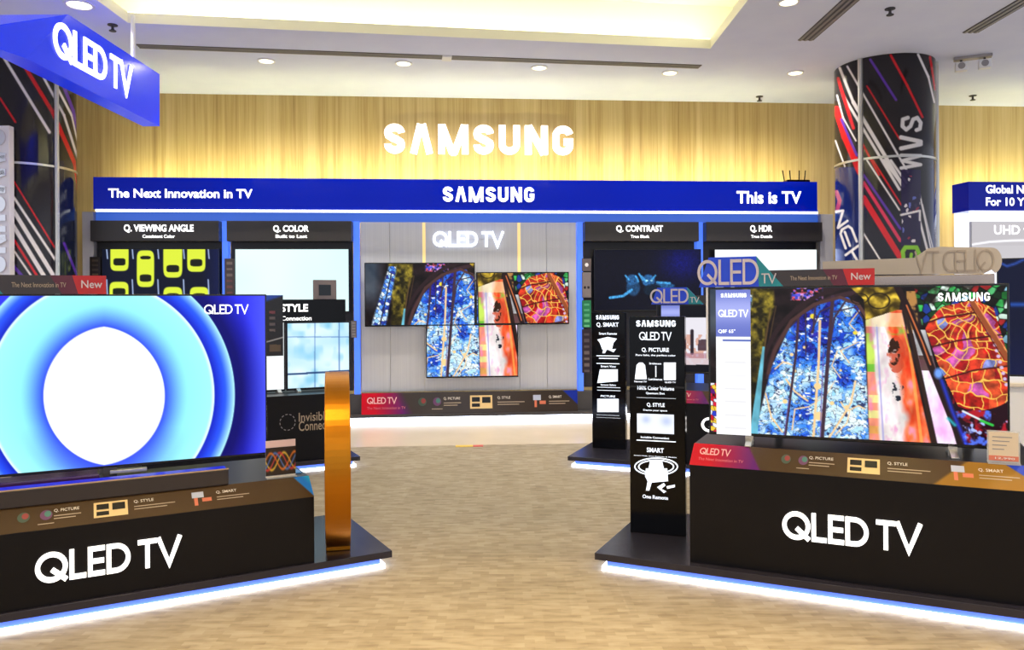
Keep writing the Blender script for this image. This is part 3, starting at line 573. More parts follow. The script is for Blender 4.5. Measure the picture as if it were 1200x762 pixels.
def cars(u, v, px, py):
    img = full(u, (6, 12, 34)); put(img, np.clip((px-236)/20, 0, 1)*.6, C(10, 24, 90))
    for x0, x1, y0, y1 in ((129,151,285,318),(160,181,293,337),(191,214,280,326),(219,241,285,319),(128,151,330,362),(191,214,336,372),(222,245,336,372),(160,181,350,384)):
        cx, w = (x0+x1)/2, (x1-x0)/2; hh = (y1-y0)/2; cy = (y0+y1)/2
        q = (np.abs(px-cx)/w)**4+(np.abs(py-cy)/hh)**6; put(img, np.clip((1-q)*4, 0, 1), C(216, 232, 58))
        g = (np.abs(px-cx)/(w*.68))**4+(np.abs(py-(y1-11 if y0 < 328 else y0+12))/4.5)**4; put(img, np.clip((1-g)*3, 0, 1), C(20, 24, 12))
        g = (np.abs(px-cx)/(w*.62))**4+(np.abs(py-(y0+9))/2.)**4; put(img, np.clip((1-g)*3, 0, 1)*(y0 == 293), C(20, 24, 12))
    for x in (125, 155, 185, 215, 244): put(img, seg(px, py, x, 292, x+1, 303, 1.4)+seg(px, py, x, 328, x+1, 350, 1.4), C(170, 190, 230))
    return img
def pale(u, v, px, py): return C(214, 250, 252)+noise(u*3, v*2, 3)[:, None]*C(16, 5, 3)
def white(u, v, px, py): return C(240, 250, 252)+noise(u*3, v*2, 3)[:, None]*C(10, 5, 3)
def cats(u, v, px, py):
    img = full(u, (8, 9, 26)); put(img, np.exp(-((px-800)/24)**2-((py-308)/20)**2)*.75, C(8, 14, 120))
    blue = C(50, 120, 190); n = noise(px*.9, py*.9, 4)
    def blob(cx, cy, rx, ry, c, k=1): put(img, np.clip((1-((px-cx)/rx)**2-((py-cy)/ry)**2)*2.5, 0, 1)*k, c)
    blob(742, 337, 9, 11, blue*.55); blob(760, 329, 8.5, 8, blue*.8); blob(741, 328, 8, 7, blue*.75); blob(778, 335, 14, 4, blue*.7); blob(765, 340, 12, 8, blue*.25)
    for pts, w in (([(715,349),(730,347),(740,340)], 3), ([(733,323),(737,328)], 2), ([(749,321),(753,328)], 2), ([(768,323),(764,328)], 2), ([(752,324),(757,330)], 2), ([(745,324),(748,330)], 2), ([(770,331),(785,332)], 2.5)):
        put(img, poly_line(px, py, pts, w), C(70, 160, 225))
    blob(758, 329, 1.6, 1, C(170, 235, 255)); blob(763.5, 329, 1.6, 1, C(170, 235, 255)); blob(738, 330, 1.2, 1, C(20, 50, 90)); blob(744, 330, 1.2, 1, C(20, 50, 90)); blob(761, 334, 2, 1.2, C(20, 60, 100))
    return img*(.75+.5*n[:, None])
WT = S.at(0, -.10)
def wall_tv(pxb, painter, label, nx=150, ny=84, group='televisions on the display wall'):
    b = WT.box(*pxb); t, f, w = tv(WT, b, painter, label, nx, ny, group=group)
    MB().box(-.12, .12, .03, .099, (b[2]+b[3])/2-.1, (b[2]+b[3])/2+.1).build('wall_bracket', M_dgrey, t); return t
wall_tv((119, 291.5, 257, 369), cars, 'wall television showing yellow cars parked in rows seen from above', 190, 107)
wall_tv((275, 291.5, 409.5, 366), pale, 'wall television with a plain pale cyan screen under the Q. COLOR header', 40, 24)
wall_tv((696, 292, 822, 364), cats, 'dark wall television showing two blue-lit wild cats lying down', 170, 96)
wall_tv((837, 292, 958, 361), white, 'wall television with a plain white screen under the Q. HDR header', 40, 24)
# centre metal panel
xa = S.hit(423, 300)[0]; xb = S.hit(675, 300)[0]
cp = T('centre_panel', 'brushed metal panel behind the three stepped televisions', 'wall panel', S)
seams = [xa]+[S.hit(p, 300)[0] for p in (457, 497, 608, 640)]+[xb]
for i in range(5): MB().box(seams[i]+.002, seams[i+1]-.002, -.03, .05, .34, zl-.004).build('sheet', M_alu, cp)
CPf = S.at(0, -.03)
for p_ in (497, 608):  # warm reflections of the downlights, put in as thin glowing strips
    xs = S.hit(p_, 300)[0]; MB().box(xs-.018, xs+.018, -.033, -.005, S.hit(p_, 340)[1], zl-.006).build('streak_strip', mat('warm_streak', (240,215,150), .4, emit=(236,206,128), es=.6), cp, label='glowing strip standing for a warm reflected streak')
ws = T('lit_sign', 'glowing white QLED TV letters on the brushed metal panel', 'sign', CPf)
letters('QLED TV', CPf.box(507, 271.5, 590, 289.5), -.012, M_litb, ws, t=.17, gap=.05, depth=.03)
MB().box(*CPf.box(507, 271.5, 590, 289.5)[:2], -.014, 0, CPf.hit(550, 280)[1]-.006, CPf.hit(550, 280)[1]+.006).build('mounting_rail', M_alu, ws)
area('lamp_light', (CPf.hit(549, 280)[0], -.05, CPf.hit(549, 280)[1]), .9, 5, (.85, .9, 1), (math.radians(-90), 0, 0), .22, parent=ws)
def wglass(px, py):
    return (px-426)/242.0, (py-307)/137.0
def paint_wall(u, v, px, py):
    a, b = wglass(px, py); return glass(np.clip(a, 0, 1), np.clip(b, 0, 1))*1.0
for bx, lb, nx, ny in (((427, 308, 557, 382), 'largest of three stepped wall televisions, stained glass picture, upper left', 260, 146), ((557.6, 319, 667, 380), 'wall television at upper right of the metal panel with red stained glass', 220, 124),
               ((499, 380.8, 607.5, 442), 'lowest wall television on the metal panel, blue stained glass picture', 220, 124)):
    f = S.at(0, -.13); b = f.box(*bx); t, g, w = tv(f, b, paint_wall, lb, nx, ny, bez=.012, group='televisions on the metal panel')
    MB().box(-.15, .15, .03, .099, (b[2]+b[3])/2-.1, (b[2]+b[3])/2+.1).build('wall_bracket', M_dgrey, t)

# graphic strip art (x along the strip 0..1, y down 0..1)
def strip_paint(kind):
    def f(u, v, px, py):
        base = C(66, 48, 28) if kind != 'wall' else C(52, 44, 40); img = np.tile(base, (len(u), 1))+noise(u*9, v*2, 3)[:, None]*C(8, 6, 4)
        if kind in ('right', 'wall', 'mid'):
            e = .215-.05*(v < 0); q = u+.02*(v-.5)*0
            red = np.clip((.185+.045*(v)-u)/.01, 0, 1) if kind != 'wall' else np.clip((.24-.05*(1-v)-u)/.05, 0, 1)
            pc = C(196, 16, 40)*(1-np.clip((u-.06)/.14, 0, 1)[:, None])+C(92, 20, 110)*np.clip((u-.06)/.14, 0, 1)[:, None]
            put(img, red, pc)
        if kind == 'right':
            put(img, np.clip((u-(.80-.09*v))/.01, 0, 1)*.95, C(150, 108, 30)); put(img, np.clip((u-(.90+.10*v))/.006, 0, 1), C(28, 60, 190))
        if kind == 'left': put(img, np.clip((u-(.955+.045*v))/.004, 0, 1), C(24, 110, 200)); put(img, np.clip((u-(.955+.045*v)-.02)/.02, 0, 1)*.9, C(30, 160, 200))
        if kind == 'wall': put(img, np.clip((u-(.93+.10*v))/.004, 0, 1), C(24, 44, 150))
        return img
    return f
def strip_items(parent, P, kind, xl, xr):
    """prints on the graphic strip: P(s,t)->local point, s metres from the left end, t 0..1 upward"""
    wid = xr-xl
    def bx(u0, u1, t0, t1): return (u0*wid, u1*wid, t0, t1)
    fn = lambda p: P(p[0], p[2])
    def tx(s, u0, u1, t0, t1, m=M_cream, b=.01): text(s, bx(u0, u1, t0, t1), 0, m, parent, b, name='print', fn=fn)
    def rect(mb, u0, u1, t0, t1): mb.quad(*[P(a*wid, b) for a, b in ((u0, t0), (u1, t0), (u1, t1), (u0, t1))])
    if kind != 'left':
        letters('QLED TV', bx(.025, .125 if kind != 'wall' else .16, .50, .80), 0, mat('rose_print', (240,190,195), .5), parent, t=.15, gap=.05, sep=False, name='print', fn=fn)
        tx('The Next Innovation in TV', .025, .17 if kind != 'wall' else .20, .24, .36, mat('rose_print2', (215,110,130), .5), 0)
    D = {'left': (.322, .368, .384, .441, .468, .543, .557, .602, .692, .740, .752, .803),
         'right': (.300, .352, .369, .444, .481, .572, .593, .648, .763, .820, .833, .896),
         'wall': (.277, .345, .375, .455, .497, .600, .624, .684, .791, .851, .865, .925)}
    b0, b1, q0, q0e, c0, c1, q1, q1e, i0, i1, q2, q2e = D['right' if kind == 'mid' else kind]
    tx('Q. PICTURE', q0, q0e-.004, .62, .76); tx('Q. STYLE', q1, q1e, .62, .76); tx('Q. SMART', q2, q2e, .62, .76)
    for a, w in ((q0, q0e-q0), (q1, (q1e-q1)*2.1), (q2, (q2e-q2)*1.6)):
        for w2, t0 in ((w, .47), (w*.8, .36)): mb = MB(); rect(mb, a, a+w2, t0, t0+.035); mb.build('print', M_tan, parent)
    bw = (b1-b0)*.28
    mb = MB(); rect(mb, b1-bw*1.3, b1+bw*1.3, .2, .23); mb.build('print', M_tan, parent)
    for a, cl_, c2_ in ((b0, (52,76,64), (140,50,54)), (b1, (96,48,96), (60,120,110))):      # two little balloons
        mb = MB(); pts = arc(a*wid, 0, bw*wid, 1, 0, 350, 18); mb.quad(*[P(x, .56+.20*y) for x, y in pts]); mb.build('print', mat('balloon%d' % cl_[0], cl_, .5), parent)
        mb = MB(); pts = arc((a+bw*.25)*wid, 0, bw*.55*wid, 1, 0, 350, 18); mb.quad(*[tuple(Vector(P(x, .60+.12*y))+Vector((0,-.0008,.0004))) for x, y in pts]); mb.build('print', mat('balloon_in%d' % cl_[0], c2_, .5), parent)
    mb = MB(); rect(mb, c0, c1, .20, .82); mb.build('print', mat('card_tan', (226,196,140), .5), parent)
    k = (c1-c0)
    for (a, b, c, e) in ((.08,.44,.52,.74),(.54,.92,.46,.74),(.08,.44,.28,.44)):
        mb = MB(); mb.quad(*[tuple(Vector(P((c0+i*k)*wid, j))+Vector((0,-.001,.0006))) for i, j in ((a,c),(b,c),(b,e),(a,e))]); mb.build('print', M_bezel, parent)
    iw = i1-i0
    mb = MB(); rect(mb, i0, i0+iw*.6, .55, .8); mb.build('print', mat('sm_print', (180,190,215), .5), parent)
    for a, b, c, e in ((.1,.28,.22,.55),(.5,.98,.36,.52)): mb = MB(); rect(mb, i0+iw*a, i0+iw*b, c, e); mb.build('print', mat('sm_print2', (205,110,80), .5), parent)

# plinth along the wall
x0 = PF.hit(113, 480)[0]; x1 = PF.hit(958, 480)[0]
zs0 = PF.hit(550, 484)[1]; zs1 = PF.hit(550, 459.5)[1]
pl = T('wall_plinth', 'long low dark plinth under the display wall with a white light line at floor', 'plinth', PF)
MB().box(x0, x1, 0, .17, .045, zs0).box(x0, x1, .062, .17, zs0, zs1-.02).build('body', M_dgrey, pl)
MB().box(x0, x1, .012, .16, 0, .045).build('light_strip', M_whiteled, pl, label='white light line along the foot of the plinth')
ga, gb = PF.hit(423.5, 470)[0], PF.hit(677, 470)[0]
gs = T('graphic_panel', 'low printed panel with red QLED TV end under the metal centre panel', 'sign', PF.at(ga, 0))
w_ = gb-ga; fG = PF.at(ga, 0)
MB().prismx([(-.006, zs0), (.02, zs0), (.06, zs1), (.03, zs1)], 0, w_).build('board', M_dgrey, gs)
def Pw(s, t, o=.0025): return (s, -.006+.036*t-o, zs0+(zs1-zs0)*t)
grid('graphic', lambda u, v: np.stack([u*w_, -.006+.036*(1-v)-.0012, zs0+(zs1-zs0)*(1-v)], 1), 240, 24, strip_paint('wall'), M_graphic, gs, frw(fG))
strip_items(gs, Pw, 'wall', 0, w_)

# information cards on the wall posts
def card(fr, bx, y, label, paint, cat='card', name='info_card', group=None, nx=24, ny=40, emis=True):
    x0, x1, z0, z1 = fr.box(*bx, y); cx = (x0+x1)/2; f = fr.at(cx, y); w = (x1-x0)/2
    t = T(name, label, cat, f, group); MB().box(-w, w, 0, .012, z0, z1).build('board', M_bezel, t, .002)
    screen(f, t, (-w+.003, w-.003, z0+.003, z1-.003), -.0015, nx, ny, paint, M_screen if emis else M_graphic, 'print'); return t
def rows(bg, fgs, k=6):
    def f(u, v, px, py):
        img = full(u, bg); h = hsh(np.floor(v*k), np.floor(v*k)*0, 3); put(img, (np.modf(v*k)[0] > .55)*(np.abs(u-.5) < .32)*.8, pal(h, fgs)); return img
    return f
card(S, (105, 301, 118, 334), -.09, 'small dark card with gold print beside the car television, far left', rows((40,34,32), [(110,90,60),(70,60,50)]), group='cards beside the wall televisions', emis=False)
card(S, (263, 303, 275, 345), -.13, 'dark brown card on the blue strip left of the pale screen', rows((62,50,52), [(110,60,60),(120,105,100)]), group='cards beside the wall televisions', emis=False)
card(S, (411, 376, 418, 396), -.13, 'small grey card on the wall post left of the metal panel', rows((110,104,110), [(150,146,150)]), group='cards beside the wall televisions', emis=False)
card(S, (682, 303, 693, 318), -.1, 'grey card with a white dot, topmost right of the metal panel', lambda u,v,px,py: (lambda i: (put(i, (np.hypot(u-.5,(v-.5)*1.3) < .2)*1.0, C(230,225,225)), i)[1])(full(u,(92,80,80))), group='cards beside the wall televisions', emis=False)
card(S, (682, 319, 693, 349), -.1, 'grey card with two dark marks above the green card', lambda u,v,px,py: (lambda i: (put(i, ((np.hypot((u-.3)*1, (v-.6)*2.5) < .14)|(np.hypot((u-.7)*1, (v-.6)*2.5) < .14))*1.0, C(40,34,40)), i)[1])(full(u,(120,110,112))), group='cards beside the wall televisions', emis=False)
card(S, (682, 352, 693, 384), -.1, 'green card on the wall right of the metal panel', rows((40,120,80), [(120,200,150),(90,170,130)], 5), group='cards beside the wall televisions', emis=False)
card(S, (682, 386, 693, 437), -.1, 'dark card with pale rows below the green card', rows((50,42,50), [(120,108,110),(100,90,96)], 7), group='cards beside the wall televisions', emis=False)

# wall lettering on the wood
ws = T('wall_lettering', 'large white dimensional letters reading SAMSUNG on the wood wall', 'sign', WD)
letters('SAMSUNG', WD.box(450.5, 146, 671, 182.5), -.01, M_lit, ws, t=.235, gap=.18, depth=.05)
# second blue fascia at the right
F2 = FF.at(0, 0); xa = F2.hit(1135, 230)[0]; xb = xa+2.6
zt2, zb2 = F2.hit(1160, 213)[1], F2.hit(1160, 247)[1]; xl = F2.hit(1117, 230, .28)[0]
t = T('fascia', 'shorter glossy blue fascia reading Global No.1 at the right edge', 'sign', F2)
poly = [(xa, 0), (xb, 0), (xb, .32), (xl, .30)]; mb = MB(); n_ = 4
mb.add([(x, y, zb2) for x, y in poly]+[(x, y, zt2) for x, y in poly], [(0,1,2,3),(4,5,6,7)]+[(i,(i+1)%4,(i+1)%4+4,i+4) for i in range(4)]); mb.build('panel', M_blue, t)
MB().box(xa+.02, xb, -.01, .02, zb2-.028, zb2-.002).build('light_strip', M_thinled, t)
MB().box(xl+.1, xb, .33, .37, zt2-.06, zt2-.03).build('uplight', M_fas_led, t, label='warm hidden uplight behind the fascia')
hh = F2.box(1155, 217, 1160, 226); cw = F2.hit(1246, 220)[0]
text('Global No.1 TV', (F2.hit(1155, 220)[0], F2.hit(1234, 220)[0], F2.hit(1180, 227)[1], F2.hit(1180, 217)[1]), -.004, M_lit, t, .025)
text('For 10 Years', (F2.hit(1155, 220)[0], F2.hit(1221, 220)[0], F2.hit(1180, 241.5)[1], F2.hit(1180, 231.5)[1]), -.004, M_lit, t, .025)
t = T('light_box', 'white-edged grey lit wall box reading UHD at the right edge', 'light box', S)
xa = S.hit(1124, 280)[0]; xb = xa+2.4; z0, z1 = S.hit(1160, 470)[1], zb2+.03
MB().box(xa, xb, .02, .10, z0, z1).build('glow_panel', mat('glow_white', (240,245,255), .5, emit=(235,242,255), es=1.1), t)
xg = S.hit(1137, 280)[0]; zg0, zg1 = S.hit(1160, 303)[1], S.hit(1160, 260)[1]
G = S.at(0, -.03)
def uhd(u, v, px, py):
    img = full(u, (190, 186, 190)); put(img, poly_line(px, py, [(1137, 287), (1160, 283.5), (1185, 282), (1210, 281.5), (1240, 281)], 2.2), C(250, 250, 255)); put(img, (py > 288)*.3, C(210,208,212)); return img
MB().box(xg, xb, -.03, .02, zg0, zg1).build('face_board', M_grey, t)
screen(S, t, (xg, xb, zg0, zg1), -.032, 120, 40, uhd, M_screen, 'face')
text('UHD vs', (S.hit(1165, 270, -.035)[0], S.hit(1211, 270, -.035)[0], S.hit(1180, 275, -.035)[1], S.hit(1180, 264, -.035)[1]), -.035, M_lit, t, .02)

# ------------------------------------------------------------------ round columns
def column(cx, cy, r, label, painter, seam_px, seam_z, lettering=None):
    f = Fr(cx, cy, 0); t = T('round_column', label, 'column', f, 'columns with light-streak wrap')
    def cyl(u, v):
        a = -math.pi/2-math.pi*(u*2-1); return np.stack([r*np.cos(a), r*np.sin(a), v*CH], 1)
    def facing(u, v, px, py):
        # mirror the print onto the far side so the wrap is continuous all round
        P = cyl(u, v)+np.array([cx, cy, 0]); n = P-np.array([cx, cy, 0]); vd = np.array([-cx, -cy, 0]); vd = vd/np.linalg.norm(vd)
        k = (n[:, :2]@vd[:2]); back = k < 0; P2 = P.copy(); P2[back, :2] -= 2*(k[back][:, None])*vd[:2]
        qx, qy = project(P2); return painter(qx, qy)
    grid('wrap', cyl, 540, 620, facing, M_wrap, t, lambda P: P+np.array([cx, cy, 0]), smooth=True)
    for k_ in seam_px:
        ang = k_; x, y = (r+.004)*math.cos(ang), (r+.004)*math.sin(ang); MB().tube((x, y, .0), (x, y, CH), .028, 8).build('vertical_trim', M_steel, t)
    MB().lathe([(r, seam_z-.012), (r+.008, seam_z-.012), (r+.008, seam_z+.012), (r, seam_z+.012)], n=64, cap=False).build('ring_trim', M_steel, t)
    return t, f
R_, P_, W_ = (206, 24, 34), (92, 50, 170), (232, 226, 226)
def wrapper(bg, lines, extra=None):
    def f(px, py):
        img = full(px, bg)
        if extra: extra(img, px, py, 0)
        for x0, y0, x1, y1, w, c in lines: put(img, seg(px, py, x0, y0, x1, y1, w, 1.2), c)
        if extra: extra(img, px, py, 1)
        return img
    return f
rl = [(1020,70,1050,117,3,P_),(1044,65,1063,100,3,R_),(1063,100,1081,137,3,R_),(1076,64,1088,90,3,W_),(1088,90,1095,120,2.5,W_),(1090,67,1096,105,3,R_),
      (984,80,1000,120,3.5,W_),(1000,120,1058,218,4.5,W_),(993,78,1064,202,2.5,W_),(988,112,1054,222,3.5,W_),(1016,101,1054,163,2,R_),(982,92,1000,150,4,R_),(980,128,990,160,8,R_),(990,160,1008,202,8,R_),
      (981,112,988,138,2,W_),(988,138,1003,165,2,W_),(979,165,990,195,2,W_),(986,140,1004,182,3,P_),(1010,167,1030,205,2.5,R_),(1012,232,1055,302,7,R_),(1012,214,1055,282,4,(214,50,90)),(1012,205,1055,268,3,P_),(1016,188,1054,246,2.2,W_),(1023,188,1056,240,2.2,R_),
      (1036,188,1058,217,4,W_),(1044,188,1062,214,3,W_),(1011,272,1031,304,2.2,W_),(1078,228,1093,302,2,W_),(1073,240,1089,302,3,W_),(1081,240,1096,302,1.5,W_)]
def rx_(img, px, py, ph):
    if ph == 0:
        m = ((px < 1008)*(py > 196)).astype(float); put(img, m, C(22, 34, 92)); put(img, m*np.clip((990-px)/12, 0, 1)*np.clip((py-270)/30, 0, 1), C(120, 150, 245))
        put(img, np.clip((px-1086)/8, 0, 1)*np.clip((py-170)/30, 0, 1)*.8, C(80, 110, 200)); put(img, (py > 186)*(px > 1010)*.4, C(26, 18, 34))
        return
    put(img, (px > 1056)*(px < 1079)*(py > 199)*(py < 288)*.92, C(34, 20, 66))
    h, e = vor(px*.22, py*.16, 5); put(img, (px > 1057)*(px < 1078)*(py > 206)*(py < 284)*(h > .78)*(e > .3), pal(hsh(h*50, h, 1), [(225,215,220),(150,40,70),(100,110,190)]))
    put(img, poly_line(px, py, [(1056, 252), (1078, 247), (1078, 258)], 2.6), C(*W_))
    put(img, poly_line(px, py, [(980,225),(984,235),(981,246)], 5)*.8, C(220, 80, 100))
    wt = C(224, 220, 220)
    put(img, poly_line(px, py, [(1064,138),(1058,140),(1057.5,148),(1062,152),(1067,148),(1070,140),(1075,138),(1079,144),(1078,151),(1074,152.5)], 4.6), wt)
    put(img, poly_line(px, py, [(1056,161),(1079,166)], 5)+poly_line(px, py, [(1056,174),(1079,169)], 5), wt)
    put(img, poly_line(px, py, [(1056,182),(1079,182.5),(1057,188.5),(1079,193),(1056,197)], 4), wt)
    put(img, poly_line(px, py, [(1074,302),(1077,297),(1074,290),(1061,290),(1058,295),(1059,306)], 5), C(136, 200, 40)); put(img, poly_line(px, py, [(1068,298),(1067,306)], 4), C(136, 200, 40))
    put(img, poly_line(px, py, [(978,248),(988,247),(982,267),(993,259)], 3), C(*W_))
    put(img, poly_line(px, py, [(991,291),(985,274),(987,269),(994,265),(998,268),(1004,283)], 3)+poly_line(px, py, [(990,272),(996,288)], 3), C(*W_))
    put(img, poly_line(px, py, [(991,299),(1006,288)], 3)+poly_line(px, py, [(999,296),(1005,306)], 3), C(*W_))
def ang_at(cx, cy, r, px):               # angle on the near side of a column seen at pixel column px
    best = None
    for i in range(720):
        a = math.pi+i*math.pi/720*1.0
        x, y = cx+r*math.cos(a), cy+r*math.sin(a); q = CX+FPX*x/y
        vis = (math.cos(a)*(-cx)+math.sin(a)*(-cy)) > 0
        if vis and (best is None or abs(q-px) < best[0]): best = (abs(q-px), a)
    for i in range(720):
        a = -i*math.pi/720*.5; x, y = cx+r*math.cos(a), cy+r*math.sin(a); q = CX+FPX*x/y
        if math.cos(a)*(-cx)+math.sin(a)*(-cy) > 0 and abs(q-px) < best[0]: best = (abs(q-px), a)
    return best[1]
a1 = ang_at(4.23, 8.9, .52, 1010)
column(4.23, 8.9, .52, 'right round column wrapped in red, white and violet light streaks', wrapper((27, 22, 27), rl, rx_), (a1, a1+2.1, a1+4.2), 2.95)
ll = [(3,65,58,155,3.5,W_),(23,68,62,132,4.5,R_),(62,132,87,190,5,R_),(41,72,75,135,3,W_),(75,135,92,188,3,W_),(55,80,84,135,3,W_),(84,135,93,175,2.5,W_),(71,92,86,130,4,P_),(86,130,93,162,4,P_),(0,115,18,143,2.5,R_),
      (16,212,67,295,2,R_),(16,231,67,308,3,W_),(14,244,62,322,5,W_),(14,262,53,326,5,W_),(17,282,45,326,3,R_),(17,295,37,324,2.5,W_),(16,312,28,326,4,P_),(87,190,94,235,4,R_),(75,285,90,322,3,P_)]
def lx_(img, px, py, ph):
    if ph == 0: put(img, (px > 69)*(py > 188)*.7, C(22, 30, 60))
a2 = ang_at(-5.46, 8.8, .52, 67)
column(-5.46, 8.8, .52, 'left round column wrapped in light streaks, behind the hanging sign', wrapper((29, 25, 31), ll, lx_), (a2, a2+2.1, a2+4.2), 2.93)
# chrome lettered board on the left column, mostly outside the frame
B = Fr(-5.46, 8.8, -2.0).at(0, -.60)
x0, x1, z0, z1 = B.box(-22, 148, 13, 324)
t = T('lettered_board', 'tall silver board with chrome letters on the left column', 'sign', B)
MB().box(x0, x1, -.02, .06, z0, z1).build('board', mat('silver_board', (226,220,226), .35, .2), t, .004)
cxx, czz = (x0+x1)/2, (z0+z1)/2
letters('SAMSUNG', (-(z1-z0)/2+.04, (z1-z0)/2-.04, -(x1-x0)/2+.03, (x1-x0)/2-.03), -.02, M_chrome, t, t=.26, gap=.12, depth=.02, fn=lambda p: (cxx+p[2], p[1], czz-p[0]))

# ------------------------------------------------------------------ hanging blue sign
q = [(-.449, 7.5)]
def vrt(px, py, X): 
    Y = X/((px-CX)/FPX*1.0) if True else 0
    d = RIGHT*((px-CX)/FPX)+UP*((CY-py)/FPX)+FWD; s_ = X/d.x; return Vector((X, d.y*s_, EYE+d.z*s_))
X0 = -3.37
a = vrt(187, 87, X0); b_ = vrt(187, 148, X0); c_ = vrt(30, 54, X0); d_ = vrt(80, 16, X0)
zt_, zb_ = a.z, b_.z
pts = [Vector((X0, a.y, zt_)), Vector((X0, b_.y, zb_)), Vector((X0, c_.y, zb_)), Vector((X0, d_.y, zt_))]
def zhit(px, py, z):
    d = RIGHT*((px-CX)/FPX)+UP*((CY-py)/FPX)+FWD; s_ = (z-EYE)/d.z; return Vector((d.x*s_, d.y*s_, z))
lt = zhit(-60, 18, zt_); lb_ = zhit(-60, 38, zb_)
fs = Fr(X0, a.y, 90); t = T('hanging_sign', 'glossy blue QLED TV sign hung from the ceiling, top left', 'sign', Fr(X0, a.y, 0))
O = Vector((X0, a.y, 0)); off = Vector((-.16, 0, 0))
p0, p1, p2, p3 = [p-O for p in pts]; l0, l1 = lt-O, lb_-O
back_t = Vector((-1.25, 0, l0.z)); 
mb = MB(); ib0, ib1 = p0+off, p1+off; ic1 = p2+Vector((-.16, .16, 0)); ic0 = p3+Vector((-.16, .16, 0)); k0, k1 = l0+Vector((0, .16, 0)), l1+Vector((0, .16, 0))
V = [p0, p1, p2, p3, l1, l0, ib0, ib1, ic1, ic0, k1, k0]
mb.add(V, [(0,1,2,3), (3,2,4,5), (0,6,7,1), (6,9,8,7), (9,11,10,8), (4,10,11,5), (1,7,8,2), (2,8,10,4), (0,3,9,6), (3,5,11,9)])
mb.build('panel', M_bluesign, t)
# letters lie on the +X face, running away from the viewer
ya = vrt(63, 40, X0+.01).y-a.y; yb = vrt(155, 90, X0+.01).y-a.y
def zf(px, py): return vrt(px, py, X0+.01).z
zA0, zA1 = zf(110, 87), zf(110, 49)
mbq = letters('QLED TV', (ya, yb, zb_+.13, zt_-.10), 0, M_lit, t, t=.16, gap=.05, depth=.012, fn=lambda p: (.002-p[1], p[0], p[2]))
px_, py_ = vrt(156, 60, X0-.08).x, vrt(156, 60, X0-.08).y
MB().tube((-.08, py_-a.y, zt_-.005), (-.08, py_-a.y, CH), .02).build('hanging_rod', M_white, t)
MB().tube((l0.x+.2, l0.y-.02+.08, zt_-.005), (l0.x+.2, l0.y+.06, CH), .02).build('hanging_rod', M_white, t)

# ------------------------------------------------------------------ islands
IR = Fr(1.21, 3.71, -25.2)                 # near right
IL = Fr(-.64, 4.14, 28.6)                  # near left (origin = right front corner)
IM = Fr(.465, 6.69, -22)                   # far right (origin = left front corner)
IK = Fr(-1.313, 6.75, 26)                  # far left
def platform(fr, xa, xb, dep, label):
    t = T('platform', label, 'platform', fr, 'black platforms lit from below')
    MB().box(xa, xb, 0, dep, .055, .09).build('top_board', M_plat, t, .002)
    MB().box(xa+.06, xb-.06, .020, dep-.04, .024, .055).build('recess', M_baseblue, t, label='blue glowing recess')
    MB().box(xa+.035, xb-.035, .014, dep-.02, 0, .024).build('light_strip', M_whiteled, t, label='white light strip under the platform')
    return t
platform(IR, -.872, 1.95, .96, 'black platform under the right stained glass television, white glow below')
platform(IL, -2.9, 0, .88, 'black platform under the left ring-pattern television, white glow below')
platform(IM, 0, 2.7, 1.0, 'far right black platform under the smaller totem')
platform(IK, -2.6, 0, 1.0, 'far left black platform behind the gold ring')
def block(fr, xa, xb, y0, dep, zf_, zr, run, label, kind, textbox=None):
    t = T('display_block', label, 'display stand', fr, 'black display blocks')
    MB().prismx([(y0, .09), (y0+dep, .09), (y0+dep, zr), (y0+run, zr), (y0, zf_)], xa, xb).build('body', M_black, t, .002)
    n_ = Vector((0, -(zr-zf_), run)).normalized()
    def P(s, q, o=.003): return (xa+s, y0+run*q+n_.y*o, zf_+(zr-zf_)*q+n_.z*o)
    if kind:
        g = grid('graphic_strip', lambda u, v: np.stack([xa+u*(xb-xa), y0+run*(1-v)+n_.y*.0015, zf_+(zr-zf_)*(1-v)+n_.z*.0015], 1), 420, 36, strip_paint(kind), M_graphic, t, frw(fr))
        strip_items(g, P, kind, xa, xb)
    if textbox: letters('QLED TV', textbox, y0-.001, M_lit, t, t=.155, gap=.05, depth=.014)
    return t
tb = IR.at(0, .06); q1_, q2_ = tb.hit(917, 615), tb.hit(1080, 628); zlo = tb.hit(917, 632)[1]
block(IR, -.39, 1.12, .06, .78, .576, .665, .118, 'black block with lit QLED TV letters under the right stained glass television', 'right', (q1_[0], q2_[0], tb.hit(960, 635)[1], tb.hit(960, 602)[1]))
tb = IL.at(0, .02); q1_, q2_ = tb.hit(41, 650), tb.hit(212, 640)
block(IL, -2.25, -.405, .02, .72, .42, .506, .105, 'black block with lit QLED TV letters under the left ring-pattern television', 'left', (q1_[0], q2_[0], tb.hit(100, 676)[1], tb.hit(100, 641.5)[1]))
tb = IM.at(0, .06); qa = tb.hit(822, 497)
block(IM, .82, 2.4, .06, .8, .576, .665, .118, 'far right black block half hidden by the front totem', 'mid', (qa[0], qa[0]+.62, tb.hit(826, 506)[1], tb.hit(826, 489)[1]))

